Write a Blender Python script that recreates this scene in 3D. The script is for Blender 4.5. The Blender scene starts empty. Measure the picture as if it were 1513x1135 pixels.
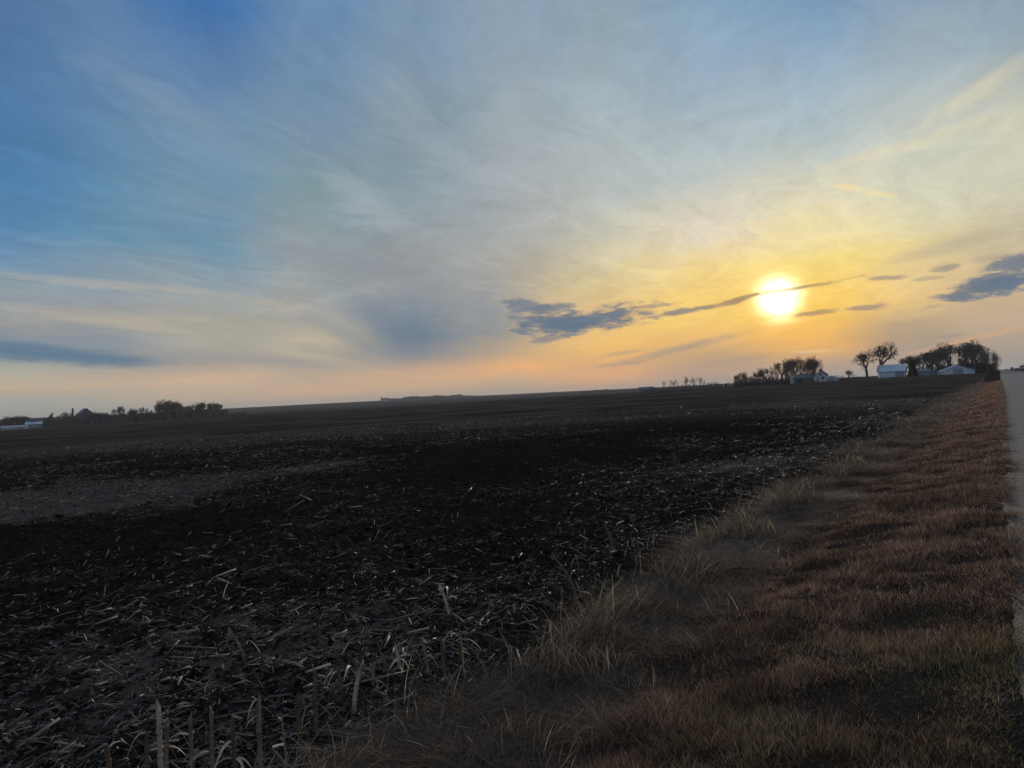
import bpy, math, random
import numpy as np
from math import radians, sin, cos, pi

# ------------------------------------------------------------------ camera, world, sun, exposure
scn = bpy.context.scene
COL = scn.collection
scn.view_settings.view_transform = 'Standard'
scn.view_settings.look = 'None'
scn.view_settings.gamma = 1
scn.view_settings.exposure = 0.0

EYE = 1.7
ROLL, PITCH = radians(2.83), radians(0.85)
from mathutils import Matrix, Vector
cd = bpy.data.cameras.new('camera')
cam = bpy.data.objects.new('camera', cd)
COL.objects.link(cam)
cd.sensor_width = 36.0
cd.lens = 26.0
cd.clip_start = 0.05
cd.clip_end = 30000
_F = Vector((0, cos(PITCH), sin(PITCH)))
_R = Vector((1, 0, 0))
_U = _R.cross(_F)
_Rc = _R * cos(ROLL) - _U * sin(ROLL)
_Uc = _R * sin(ROLL) + _U * cos(ROLL)
cam.matrix_world = Matrix(((_Rc.x, _Uc.x, -_F.x, 0), (_Rc.y, _Uc.y, -_F.y, 0), (_Rc.z, _Uc.z, -_F.z, EYE), (0, 0, 0, 1)))
scn.camera = cam

SUN_AZ, SUN_EL = 20.1, 6.1          # degrees; azimuth from +Y towards +X
SUN_DIR = Vector((sin(radians(SUN_AZ)) * cos(radians(SUN_EL)), cos(radians(SUN_AZ)) * cos(radians(SUN_EL)), sin(radians(SUN_EL))))

sd = bpy.data.lights.new('sun', 'SUN')
sd.energy = 1.6
sd.angle = radians(1.8)             # veiled by thin cloud
sd.color = (1.0, 0.80, 0.56)
sun = bpy.data.objects.new('sun', sd)
COL.objects.link(sun)
sun.rotation_euler = (-SUN_DIR).to_track_quat('-Z', 'Y').to_euler()


# ---- tiny expression layer over shader nodes
class G:
    def __init__(s, nt): s.nt = nt
    def node(s, t, **kw):
        n = s.nt.nodes.new(t)
        for k, v in kw.items(): setattr(n, k, v)
        return n
    def put(s, sock, v):
        if isinstance(v, S): s.nt.links.new(v.o, sock)
        else: sock.default_value = v
    def m(s, op, a, b=None, c=None, clamp=False):
        n = s.node('ShaderNodeMath', operation=op, use_clamp=clamp)
        s.put(n.inputs[0], a)
        if b is not None: s.put(n.inputs[1], b)
        if c is not None: s.put(n.inputs[2], c)
        return S(s, n.outputs[0])
    def smooth(s, lo, hi, x):
        n = s.node('ShaderNodeMapRange', interpolation_type='SMOOTHSTEP')
        s.put(n.inputs[0], x); n.inputs[1].default_value = lo; n.inputs[2].default_value = hi
        return S(s, n.outputs[0])
    def lin(s, lo, hi, a, b, x):
        n = s.node('ShaderNodeMapRange')
        s.put(n.inputs[0], x)
        for i, v in enumerate((lo, hi, a, b)): n.inputs[i + 1].default_value = v
        return S(s, n.outputs[0])
    def vec(s, x, y, z=0.0):
        n = s.node('ShaderNodeCombineXYZ')
        for i, v in enumerate((x, y, z)): s.put(n.inputs[i], v)
        return S(s, n.outputs[0])
    def noise(s, v, scale=1.0, detail=4.0, rough=0.55, dist=0.0, dim='3D'):
        n = s.node('ShaderNodeTexNoise', noise_dimensions=dim)
        s.put(n.inputs['Vector'], v)
        n.inputs['Scale'].default_value = scale; n.inputs['Detail'].default_value = detail
        n.inputs['Roughness'].default_value = rough; n.inputs['Distortion'].default_value = dist
        return S(s, n.outputs[0])
    def mix(s, f, a, b, bt='MIX', clamp=True):
        n = s.node('ShaderNodeMix', data_type='RGBA', blend_type=bt)
        s.put(n.inputs[0], f)
        for i, v in ((6, a), (7, b)):
            s.put(n.inputs[i], v if isinstance(v, S) else (*v[:3], 1.0))
        return S(s, n.outputs[2])
    def sep(s, v):
        n = s.node('ShaderNodeSeparateXYZ'); s.put(n.inputs[0], v)
        return [S(s, o) for o in n.outputs]
    def scale(s, v, k):
        n = s.node('ShaderNodeVectorMath', operation='SCALE'); s.put(n.inputs[0], v); s.put(n.inputs['Scale'], k)
        return S(s, n.outputs[0])
    def vm(s, op, a, b):
        n = s.node('ShaderNodeVectorMath', operation=op); s.put(n.inputs[0], a); s.put(n.inputs[1], b)
        return S(s, n.outputs['Value' if op in ('DOT_PRODUCT', 'LENGTH') else 'Vector'])


class S:
    def __init__(s, g, o): s.g = g; s.o = o
    def __add__(s, b): return s.g.m('ADD', s, b)
    __radd__ = __add__
    def __sub__(s, b): return s.g.m('SUBTRACT', s, b)
    def __rsub__(s, b): return s.g.m('SUBTRACT', b, s)
    def __mul__(s, b): return s.g.m('MULTIPLY', s, b)
    __rmul__ = __mul__
    def __truediv__(s, b): return s.g.m('DIVIDE', s, b)


def lin1(v):
    v /= 255.0
    return v / 12.92 if v <= .04045 else ((v + .055) / 1.055) ** 2.4
def rgb(r, g, b): return (lin1(r), lin1(g), lin1(b))


# thin high veil colours measured over the sky: rows of elevation, columns of azimuth (degrees)
SKY = {"EL":[-1,1,2.2,3.4,4.8,6.4,8.5,11.5,15.5,20.5,27,45,70],"AZ":[-180,-130,-90,-60,-42,-36,-32,-28,-24,-20,-16,-12,-8,-4,0,4,8,12,16,20,24,28,32,36,42,60,90,130,179.9],"C":[[[0.339,0.302,0.282],[0.383,0.34,0.297],[0.388,0.356,0.311],[0.366,0.352,0.316],[0.391,0.378,0.336],[0.383,0.377,0.339],[0.378,0.374,0.338],[0.366,0.364,0.333],[0.354,0.353,0.327],[0.352,0.352,0.317],[0.352,0.352,0.314],[0.352,0.347,0.31],[0.352,0.342,0.305],[0.356,0.339,0.302],[0.356,0.33,0.296],[0.362,0.328,0.293],[0.355,0.324,0.293],[0.369,0.325,0.296],[0.375,0.327,0.296],[0.341,0.314,0.305],[0.341,0.314,0.305],[0.3,0.307,0.327],[0.293,0.304,0.332],[0.293,0.303,0.333],[0.294,0.305,0.332],[0.306,0.308,0.325],[0.324,0.313,0.317],[0.353,0.318,0.299],[0.342,0.301,0.28]],[[0.263,0.243,0.262],[0.268,0.259,0.265],[0.328,0.309,0.297],[0.409,0.372,0.321],[0.416,0.387,0.33],[0.378,0.377,0.342],[0.392,0.38,0.338],[0.447,0.392,0.323],[0.511,0.411,0.306],[0.54,0.411,0.299],[0.61,0.413,0.283],[0.609,0.412,0.277],[0.61,0.413,0.27],[0.61,0.412,0.265],[0.571,0.405,0.264],[0.715,0.411,0.225],[0.751,0.412,0.216],[0.53,0.347,0.24],[0.515,0.342,0.242],[0.485,0.346,0.246],[0.478,0.346,0.248],[0.413,0.332,0.27],[0.398,0.33,0.28],[0.393,0.328,0.283],[0.416,0.34,0.282],[0.412,0.328,0.271],[0.33,0.291,0.277],[0.269,0.258,0.264],[0.263,0.243,0.262]],[[0.262,0.242,0.262],[0.262,0.254,0.262],[0.305,0.296,0.296],[0.352,0.328,0.305],[0.471,0.409,0.318],[0.527,0.413,0.297],[0.532,0.418,0.3],[0.553,0.42,0.299],[0.621,0.439,0.298],[0.589,0.428,0.298],[0.485,0.392,0.296],[0.53,0.391,0.282],[0.61,0.402,0.262],[0.698,0.419,0.232],[0.853,0.452,0.198],[0.765,0.433,0.195],[0.753,0.429,0.188],[0.617,0.39,0.202],[0.578,0.377,0.205],[0.783,0.431,0.149],[0.785,0.431,0.148],[0.468,0.332,0.216],[0.473,0.356,0.254],[0.472,0.364,0.271],[0.497,0.382,0.274],[0.352,0.283,0.262],[0.305,0.283,0.283],[0.262,0.254,0.262],[0.262,0.242,0.262]],[[0.263,0.244,0.263],[0.273,0.262,0.268],[0.339,0.319,0.302],[0.39,0.373,0.328],[0.355,0.362,0.334],[0.417,0.418,0.346],[0.399,0.387,0.335],[0.405,0.365,0.323],[0.369,0.335,0.305],[0.399,0.349,0.304],[0.392,0.361,0.305],[0.364,0.338,0.301],[0.283,0.283,0.296],[0.419,0.336,0.268],[0.586,0.402,0.237],[0.784,0.488,0.197],[0.913,0.545,0.171],[0.839,0.495,0.173],[0.831,0.485,0.171],[0.89,0.504,0.132],[0.876,0.499,0.134],[0.527,0.376,0.223],[0.545,0.407,0.271],[0.547,0.413,0.283],[0.554,0.42,0.278],[0.568,0.41,0.253],[0.389,0.323,0.272],[0.279,0.264,0.264],[0.264,0.244,0.263]],[[0.276,0.271,0.291],[0.312,0.305,0.303],[0.334,0.332,0.323],[0.271,0.3,0.328],[0.268,0.303,0.333],[0.206,0.263,0.328],[0.229,0.279,0.331],[0.263,0.305,0.342],[0.412,0.391,0.332],[0.413,0.39,0.331],[0.503,0.434,0.328],[0.39,0.362,0.313],[0.162,0.216,0.275],[0.262,0.277,0.287],[0.359,0.335,0.291],[0.686,0.478,0.235],[0.872,0.565,0.205],[0.925,0.601,0.178],[0.939,0.61,0.171],[0.942,0.589,0.135],[0.939,0.586,0.135],[0.83,0.564,0.223],[0.64,0.468,0.261],[0.578,0.435,0.272],[0.576,0.445,0.287],[0.517,0.424,0.314],[0.501,0.417,0.316],[0.411,0.351,0.288],[0.299,0.281,0.288]],[[0.259,0.284,0.336],[0.271,0.285,0.31],[0.261,0.296,0.331],[0.282,0.308,0.332],[0.297,0.323,0.345],[0.328,0.328,0.328],[0.341,0.338,0.331],[0.391,0.366,0.328],[0.406,0.386,0.319],[0.402,0.385,0.323],[0.376,0.361,0.332],[0.328,0.332,0.327],[0.182,0.231,0.296],[0.27,0.292,0.312],[0.331,0.333,0.319],[0.617,0.466,0.271],[0.792,0.546,0.242],[0.905,0.624,0.204],[0.939,0.644,0.188],[0.953,0.639,0.165],[0.953,0.64,0.164],[0.871,0.631,0.262],[0.657,0.507,0.293],[0.567,0.453,0.306],[0.561,0.459,0.31],[0.429,0.392,0.351],[0.459,0.405,0.338],[0.342,0.323,0.31],[0.268,0.289,0.336]],[[0.254,0.283,0.342],[0.262,0.271,0.296],[0.223,0.263,0.315],[0.205,0.262,0.328],[0.263,0.327,0.386],[0.28,0.352,0.4],[0.285,0.348,0.393],[0.274,0.335,0.392],[0.301,0.354,0.388],[0.29,0.349,0.389],[0.344,0.361,0.355],[0.324,0.347,0.35],[0.288,0.31,0.332],[0.328,0.336,0.335],[0.391,0.376,0.342],[0.564,0.482,0.323],[0.716,0.578,0.305],[0.832,0.645,0.292],[0.91,0.679,0.265],[0.916,0.718,0.255],[0.915,0.727,0.259],[0.83,0.658,0.305],[0.658,0.552,0.331],[0.54,0.478,0.346],[0.555,0.487,0.347],[0.611,0.518,0.329],[0.309,0.308,0.314],[0.284,0.284,0.305],[0.254,0.283,0.342]],[[0.254,0.283,0.342],[0.262,0.271,0.296],[0.223,0.263,0.315],[0.152,0.278,0.42],[0.143,0.272,0.43],[0.104,0.254,0.446],[0.111,0.261,0.443],[0.135,0.287,0.424],[0.157,0.297,0.413],[0.162,0.299,0.411],[0.296,0.351,0.376],[0.293,0.345,0.368],[0.305,0.328,0.342],[0.333,0.352,0.357],[0.378,0.383,0.363],[0.494,0.475,0.4],[0.625,0.583,0.444],[0.712,0.638,0.469],[0.768,0.68,0.527],[0.809,0.714,0.458],[0.821,0.722,0.457],[0.689,0.661,0.468],[0.633,0.61,0.451],[0.61,0.59,0.445],[0.586,0.559,0.423],[0.584,0.558,0.427],[0.307,0.307,0.315],[0.283,0.283,0.305],[0.254,0.283,0.342]],[[0.239,0.274,0.341],[0.234,0.271,0.328],[0.174,0.26,0.373],[0.114,0.243,0.417],[0.087,0.225,0.431],[0.069,0.215,0.443],[0.075,0.222,0.44],[0.122,0.275,0.434],[0.17,0.296,0.413],[0.172,0.297,0.412],[0.217,0.319,0.352],[0.227,0.322,0.358],[0.263,0.342,0.381],[0.296,0.359,0.391],[0.376,0.413,0.429],[0.411,0.446,0.449],[0.468,0.515,0.503],[0.492,0.541,0.522],[0.527,0.577,0.546],[0.538,0.59,0.552],[0.523,0.584,0.562],[0.578,0.61,0.545],[0.579,0.601,0.518],[0.607,0.595,0.457],[0.512,0.535,0.471],[0.402,0.413,0.413],[0.408,0.422,0.417],[0.31,0.324,0.346],[0.251,0.282,0.344]],[[0.195,0.246,0.351],[0.215,0.254,0.315],[0.178,0.238,0.332],[0.156,0.223,0.328],[0.084,0.207,0.407],[0.076,0.195,0.402],[0.079,0.198,0.403],[0.123,0.245,0.411],[0.157,0.269,0.412],[0.159,0.27,0.412],[0.181,0.287,0.403],[0.187,0.291,0.406],[0.246,0.332,0.392],[0.258,0.342,0.405],[0.341,0.402,0.434],[0.339,0.408,0.451],[0.381,0.46,0.503],[0.358,0.45,0.515],[0.334,0.435,0.531],[0.336,0.448,0.544],[0.328,0.445,0.546],[0.355,0.452,0.513],[0.337,0.433,0.501],[0.287,0.379,0.458],[0.321,0.404,0.47],[0.317,0.394,0.459],[0.272,0.31,0.356],[0.243,0.272,0.33],[0.195,0.247,0.351]],[[0.195,0.246,0.352],[0.216,0.254,0.314],[0.188,0.242,0.328],[0.114,0.216,0.387],[0.093,0.207,0.394],[0.092,0.199,0.382],[0.092,0.198,0.38],[0.11,0.219,0.402],[0.068,0.184,0.421],[0.062,0.18,0.425],[0.142,0.262,0.434],[0.144,0.262,0.434],[0.206,0.314,0.445],[0.212,0.317,0.445],[0.27,0.361,0.456],[0.267,0.361,0.458],[0.295,0.391,0.468],[0.265,0.372,0.475],[0.232,0.368,0.504],[0.183,0.325,0.504],[0.142,0.284,0.486],[0.19,0.308,0.458],[0.191,0.308,0.457],[0.206,0.306,0.445],[0.24,0.336,0.452],[0.304,0.351,0.403],[0.262,0.296,0.342],[0.242,0.271,0.328],[0.195,0.246,0.352]],[[0.254,0.305,0.392],[0.254,0.305,0.392],[0.254,0.305,0.392],[0.254,0.305,0.392],[0.211,0.278,0.393],[0.249,0.302,0.392],[0.254,0.305,0.392],[0.254,0.305,0.392],[0.243,0.298,0.393],[0.183,0.263,0.403],[0.156,0.255,0.418],[0.186,0.279,0.421],[0.235,0.302,0.405],[0.253,0.305,0.393],[0.254,0.305,0.392],[0.254,0.306,0.393],[0.246,0.312,0.41],[0.226,0.324,0.45],[0.216,0.324,0.464],[0.232,0.313,0.429],[0.252,0.306,0.396],[0.254,0.305,0.392],[0.254,0.305,0.392],[0.253,0.305,0.393],[0.251,0.312,0.406],[0.254,0.305,0.392],[0.254,0.305,0.392],[0.254,0.305,0.392],[0.254,0.305,0.392]],[[0.216,0.279,0.392],[0.216,0.279,0.392],[0.216,0.279,0.392],[0.216,0.279,0.392],[0.217,0.28,0.392],[0.216,0.279,0.392],[0.216,0.279,0.392],[0.216,0.279,0.392],[0.216,0.279,0.392],[0.216,0.28,0.393],[0.215,0.281,0.396],[0.217,0.282,0.395],[0.217,0.28,0.392],[0.216,0.279,0.392],[0.216,0.279,0.392],[0.216,0.279,0.392],[0.217,0.28,0.392],[0.221,0.286,0.397],[0.224,0.29,0.4],[0.219,0.282,0.394],[0.216,0.279,0.392],[0.216,0.279,0.392],[0.216,0.279,0.392],[0.216,0.279,0.392],[0.221,0.284,0.393],[0.216,0.279,0.392],[0.216,0.279,0.392],[0.216,0.279,0.392],[0.216,0.279,0.392]]]}
# cloud features: azimuth, elevation, tilt, half length, half width (degrees), density, kind
FEAT = [(-12.83, 11.09, -18.7, 10.77, 1.888, 0.2, 8), (-11.81, 18.23, -32.4, 6.34, 1.783, 0.14, 8), (-10.51, 6.55, -32.8, 5.41, 1.259, 0.16, 4), (-19.47, 4.73, -10.7, 7.48, 0.472, 0.22, 8), (-29.12, 8.91, -3.6, 8.1, 0.367, 0.3, 7), (-26.73, 7.43, -5.3, 9.88, 0.524, 0.2, 8), (-10.27, 14.76, -40.8, 4.83, 1.573, 0.3, 9), (-4.17, 17.95, -44.4, 6.95, 2.098, 0.18, 9), (-16.84, 15.09, 5.4, 5.32, 0.629, 0.2, 8), (-13.27, 11.06, -9.4, 7.71, 0.629, 0.25, 8), (-23.31, 20.28, -27.6, 7.75, 1.363, 0.14, 9), (1.25, 21.21, 27.6, 8.54, 1.573, 0.14, 9), (-12.63, 5.13, -27.8, 2.9, 0.629, 0.25, 4), (-28.88, 6.46, -9.2, 7.81, 0.472, 0.25, 7), (-15.31, 3.68, -14.3, 7.43, 0.472, 0.3, 7), (-18.9, 3.55, -6.8, 10.89, 0.472, 0.3, 8), (-8.06, 9.75, -3.1, 8.68, 0.787, 0.22, 8), (-13.28, 7.95, 14.3, 5.69, 0.524, 0.15, 5), (-18.28, 7.56, -10.3, 6.41, 0.42, 0.2, 7), (-3.17, 7.12, -18.2, 3.8, 1.049, 0.2, 8), (1.22, 1.47, -1.3, 11.39, 0.21, 0.2, 6), (5.84, 5.34, 4.7, 6.27, 0.996, 1.0, 0), (1.61, 6.85, -8.3, 2.82, 0.577, 0.75, 0), (2.84, 4.14, 7.6, 2.26, 0.315, 0.6, 0), (3.68, 5.49, -6.8, 4.06, 0.839, 0.9, 0), (3.09, 6.52, 1.4, 2.62, 0.472, 0.6, 0), (13.3, 5.65, 6.3, 2.77, 0.288, 0.85, 0), (17.0, 6.11, 12.0, 2.24, 0.236, 0.85, 2), (21.18, 6.64, 5.1, 3.92, 0.168, 0.8, 2), (17.26, 6.17, 0.1, 1.44, 0.131, 0.5, 2), (22.52, 4.78, 1.9, 1.8, 0.236, 0.75, 2), (25.7, 4.9, 0.5, 1.82, 0.236, 0.7, 0), (10.56, 6.2, 1.2, 2.8, 0.184, 0.5, 0), (33.19, 5.5, 9.0, 3.48, 0.891, 1.0, 0), (35.18, 6.81, 3.8, 2.83, 0.734, 0.85, 0), (27.39, 6.77, -3.0, 1.45, 0.21, 0.6, 0), (29.62, 6.44, 0.7, 1.2, 0.184, 0.4, 0), (30.83, 7.03, 5.6, 0.98, 0.315, 0.55, 0), (33.31, 7.35, 1.5, 1.29, 0.315, 0.4, 1), (-31.07, 4.06, -4.8, 7.61, 0.682, 0.85, 4), (-34.06, 4.65, -5.0, 3.95, 0.472, 0.6, 4), (12.82, 2.85, 10.2, 5.36, 0.367, 0.6, 1), (8.61, 2.8, 6.0, 2.08, 0.21, 0.45, 1), (8.31, 1.99, 2.6, 2.32, 0.157, 0.4, 1), (17.39, 1.7, 4.0, 4.8, 0.472, 0.35, 1), (-7.24, 3.27, -4.3, 3.87, 1.259, 0.1, 4), (-7.96, 4.98, -34.4, 2.42, 1.154, 0.0, 4), (30.6, 2.5, 3.0, 1.17, 0.131, 0.6, 1), (30.56, 8.31, 11.1, 4.68, 0.629, 0.35, 1), (25.13, 13.19, -16.9, 0.96, 0.262, 0.6, 3), (27.07, 12.47, -17.0, 1.3, 0.21, 0.5, 3), (22.39, 2.08, -1.3, 1.57, 0.131, 0.35, 3), (18.45, 11.51, 4.5, 3.35, 0.315, 0.25, 3), (-10.78, 15.03, -40.0, 4.13, 1.363, 0.12, 5), (31.49, 2.07, 11.8, 5.11, 0.262, 0.3, 6), (28.72, 15.28, 7.0, 6.84, 0.472, 0.2, 3), (33.33, 17.88, 22.1, 4.3, 0.734, 0.22, 3), (11.21, 8.65, -11.0, 1.79, 0.21, 0.35, 3)]

def build_world():
    w = bpy.data.worlds.new('World')
    scn.world = w
    w.use_nodes = True
    nt = w.node_tree
    nt.nodes.clear()
    g = G(nt)
    out = g.node('ShaderNodeOutputWorld')
    bg = g.node('ShaderNodeBackground')
    sky = g.node('ShaderNodeTexSky', sky_type='NISHITA')
    sky.sun_disc = False
    sky.sun_elevation = radians(SUN_EL)
    sky.sun_rotation = radians(SUN_AZ)
    sky.altitude = 300; sky.air_density = 1.0; sky.dust_density = 1.0; sky.ozone_density = 2.0
    tc = g.node('ShaderNodeTexCoord')
    d = S(g, tc.outputs['Generated'])
    x, y, z = g.sep(d)
    el = g.m('ARCSINE', z) * 57.29578
    az = g.m('ARCTAN2', x, y) * 57.29578
    # cloud layer seen in perspective: a plane high above
    zz = g.m('MAXIMUM', z, 0.0) + 0.10
    ca, sa_ = cos(radians(-10)), sin(radians(-10))
    px_, py_ = x / zz, y / zz
    qf = g.vec(px_, py_, 3.0)
    n_lo0 = g.noise(qf, .9, 4, .55)
    q = g.vec(px_ * ca - py_ * sa_, (px_ * sa_ + py_ * ca) * 0.30, 0.0)
    qw = g.scale(g.vec(n_lo0, g.noise(qf, .7, 3, .5), 0.0), .8)
    q3 = g.vm('ADD', g.vec((px_ * .90 - py_ * .44) * 1.35, (px_ * .44 + py_ * .90) * 0.66, 4.0), qw)
    n_lo = g.noise(q, 1.1, 3, .5)
    n_st = g.noise(q, 3.2, 6, .6, .6)
    n_fi = g.noise(q3, 3.4, 9, .68, .9)
    n_hi = g.noise(g.vm('ADD', q3, g.scale(g.vec(n_lo, n_st, 0.0), .9)), 9.0, 8, .72, .6)
    aniso = g.vec(az * 0.10, el * 0.42, 0.0)
    w1 = g.noise(g.vec(az * .07, el * .16, 5.0), 1.0, 3, .55)
    w2 = g.noise(g.vec(az * .06, el * .22, 9.0), 1.0, 4, .6)
    damp = g.lin(0, 12, .25, 1.6, el)
    az2 = az + (w1 - .5) * 7.0 + (n_st - .5) * 1.6
    el2 = el + (w2 - .5) * 2.0 * damp + (n_st - .5) * 1.6 * damp
    # veil colour rows
    f = (az2 + 180.0) / 360.0
    EL, AZ, CC = SKY['EL'], SKY['AZ'], SKY['C']
    cur = None
    for i, e in enumerate(EL):
        r = g.node('ShaderNodeValToRGB')
        r.color_ramp.interpolation = 'CARDINAL'
        els = r.color_ramp.elements
        for j, a in enumerate(AZ):
            p = (a + 180.0) / 360.0
            if j == 0: k = els[0]; k.position = p
            elif j == 1: k = els[1]; k.position = p
            else: k = els.new(p)
            k.color = (*CC[i][j], 1)
        g.put(r.inputs[0], f)
        c = S(g, r.outputs[0])
        cur = c if cur is None else g.mix(g.lin(EL[i - 1], e, 0, 1, el2), cur, c)
    veil = cur
    # clear sky shows through a little more where the veil is thin
    base = g.scale(S(g, sky.outputs[0]), 0.10)
    sa0 = g.m('ARCCOSINE', g.m('MINIMUM', g.vm('DOT_PRODUCT', d, tuple(SUN_DIR)), 1.0)) * 57.29578
    thin = (g.smooth(.40, .72, n_lo) * .25 + .04) * g.smooth(3, 14, el) * g.smooth(8, 30, sa0)
    colr = g.mix(thin, veil, base)
    # cirrus streaks
    st = (n_st - .5) * 0.10 + (n_fi - .5) * .48 + (n_hi - .5) * .22
    hi = g.smooth(2.0, 9.0, el)
    colr = g.scale(colr, st * (hi * .8 + .3) + 1.0)
    # placed clouds
    sdv = tuple(SUN_DIR)
    sa = g.m('ARCCOSINE', g.m('MINIMUM', g.vm('DOT_PRODUCT', d, sdv), 1.0)) * 57.29578
    glow_col = g.mix(g.smooth(0, 14, sa), rgb(250, 190, 100), rgb(200, 170, 140))
    KC = {0: rgb(102, 118, 136), 1: rgb(160, 148, 138), 2: rgb(168, 140, 110), 3: rgb(252, 226, 165), 4: rgb(88, 119, 143), 5: rgb(188, 192, 196), 6: rgb(235, 175, 120), 7: rgb(206, 190, 160), 8: rgb(138, 143, 150), 9: rgb(172, 178, 184)}
    cn = g.noise(g.vec(az * .55, el * 1.9, 2.0), 1.0, 7, .66, .35)
    cn2 = g.noise(g.vec(az * .16, el * .9, 7.0), 1.0, 5, .6, .3)
    # sun: veiled bright disc with a yellow aureole
    sb = sa * ((cn2 - .5) * .55 + (cn - .5) * .30 + 1.0)
    flare = g.m('POWER', 2.718, (sb * sb) * (-1 / 1.15)) 
    halo = g.m('POWER', 2.718, sa * (-1 / 2.6))
    s1 = g.scale(g.mix(0.0, (1.0, .82, .50), (1, 1, 1)), flare * 5.5)
    s2 = g.scale(g.mix(0.0, (1.0, .60, .12), (1, 1, 1)), halo * .12)
    def add(a, b): return g.vm('ADD', a, b)
    colr = add(colr, add(s1, s2))
    for (a0, e0, th, L, W, st_, kind) in FEAT:
        t = radians(th)
        da = az - a0; de = el - e0
        u = (da * cos(t) + de * sin(t)) / L
        v = (de * cos(t) - da * sin(t)) / W
        if kind in (0, 2):
            v = v + (cn2 - .5) * (1.2 if W < .4 else .8)
            dist = g.m('SQRT', u * u + v * v)
            mk = g.smooth(-.22, .62, 1.0 - dist + (cn - .5) * 2.3)
        else:
            v = v + (cn2 - .5) * 1.0
            dist = g.m('SQRT', u * u + v * v)
            mk = g.smooth(-.3, .9, 1.0 - dist + (cn2 - .5) * 1.2 + (n_fi - .5) * 1.3 + (n_hi - .5) * .5)
        c = KC[kind]
        if kind == 0:
            c = g.mix(g.lin(2, 14, .40, 0.0, sa), c, rgb(200, 155, 115))
            c = g.scale(c, (cn - .5) * .6 + 1.0)
            c = g.mix(g.smooth(.0, .75, mk), rgb(196, 172, 140), c)
        colr = g.mix(mk * st_, colr, c)
    g.put(bg.inputs['Color'], colr)
    bg.inputs['Strength'].default_value = 1.0
    nt.links.new(bg.outputs[0], out.inputs['Surface'])
    w.cycles.sampling_method = 'MANUAL'
    w.cycles.sample_map_resolution = 1024
build_world()

scn.cycles.max_bounces = 4
scn.cycles.diffuse_bounces = 2
scn.cycles.glossy_bounces = 2
scn.cycles.transmission_bounces = 2
scn.cycles.volume_bounces = 0
scn.cycles.use_adaptive_sampling = True
scn.cycles.adaptive_threshold = 0.015

# ------------------------------------------------------------------ helpers
RNG = np.random.default_rng(7)
ROAD_AZ = radians(33.44)
DU = np.array([sin(ROAD_AZ), cos(ROAD_AZ)])       # along the road
DV = np.array([-cos(ROAD_AZ), sin(ROAD_AZ)])      # to the left of the road

def _hash(i, j, s):
    h = (i.astype(np.int64) * 374761393 + j.astype(np.int64) * 668265263 + s * 974634777) & 0x7fffffff
    h = ((h ^ (h >> 13)) * 1274126177) & 0x7fffffff
    return ((h ^ (h >> 16)) & 0xffff) / 65535.0
def vnoise(x, y, s=0):
    x = np.asarray(x, float); y = np.asarray(y, float)
    i = np.floor(x); j = np.floor(y); fx = x - i; fy = y - j
    fx = fx * fx * (3 - 2 * fx); fy = fy * fy * (3 - 2 * fy)
    i = i.astype(np.int64); j = j.astype(np.int64)
    return (_hash(i, j, s) * (1 - fx) + _hash(i + 1, j, s) * fx) * (1 - fy) + (_hash(i, j + 1, s) * (1 - fx) + _hash(i + 1, j + 1, s) * fx) * fy
def fbm(x, y, o=4, s=0, g=.5):
    a, t, r = 1.0, 0.0, 0.0
    for k in range(o):
        r = r + a * vnoise(x * 2 ** k + 17.3 * k, y * 2 ** k - 9.1 * k, s + k); t += a; a *= g
    return r / t
def sstep(a, b, x):
    t = np.clip((x - a) / (b - a), 0, 1); return t * t * (3 - 2 * t)
def uv(x, y): return x * DU[0] + y * DU[1], x * DV[0] + y * DV[1]
def xy(u, v): return u * DU[0] + v * DV[0], u * DU[1] + v * DV[1]

def edge_v(u):            # where the grass verge gives way to the ploughed field
    return 3.28 + 0.8 * (fbm(u * .22, 0 * u, 3, 50) - .5) + .35 * (fbm(u * 1.3, 0 * u, 2, 51) - .5)
def road_v(u):            # ragged left edge of the road
    return 0.035 + 0.26 * (fbm(u * .8, 0 * u, 4, 60, .6) - .5) - 0.5 * np.exp(-((u - 2.4) / 1.5) ** 2) + .02 * sstep(6, 25, u)

def terrain(x, y):
    u, v = uv(x, y)
    r = np.hypot(x, y)
    ve = np.interp(v, [-14, -8.2, -7.4, -6.9, 0.0, .25, 1.1, 2.1, 3.2, 3.9, 5], [-.3, -.3, -.05, 0, 0, -.03, -.16, -.36, -.40, -.33, -.35])
    ve = ve * (1 - sstep(250, 420, r)) + np.where(v > 0, -.1, 0) * sstep(250, 420, r)
    vv = np.maximum(v - 5, 0)
    z = ve - .0095 * (vv - 12 * (1 - np.exp(-vv / 12.0)))
    z = z + .5 * (fbm(x / 70, y / 70, 3, 3) - .5) * sstep(12, 90, r) * sstep(6, 30, np.abs(v))
    rise = np.interp(v, [-20, 0, 40, 81, 231, 438, 720], [1.2, 1.3, 1.7, 1.4, .7, .6, 0])
    z = z + rise * sstep(140, 350, u)
    z = np.maximum(z, -11)
    far = 3.2 + 9.0 * (fbm(x / 900 + 3, y / 900, 3, 9) - .5)
    t = sstep(520, 2600, r)
    return z * (1 - t) + far * t
def field_share(u, v):
    ev = edge_v(u)
    f = sstep(ev - .12, ev + .22, v)
    return np.where(v < -8, 1.0, f)
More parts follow.
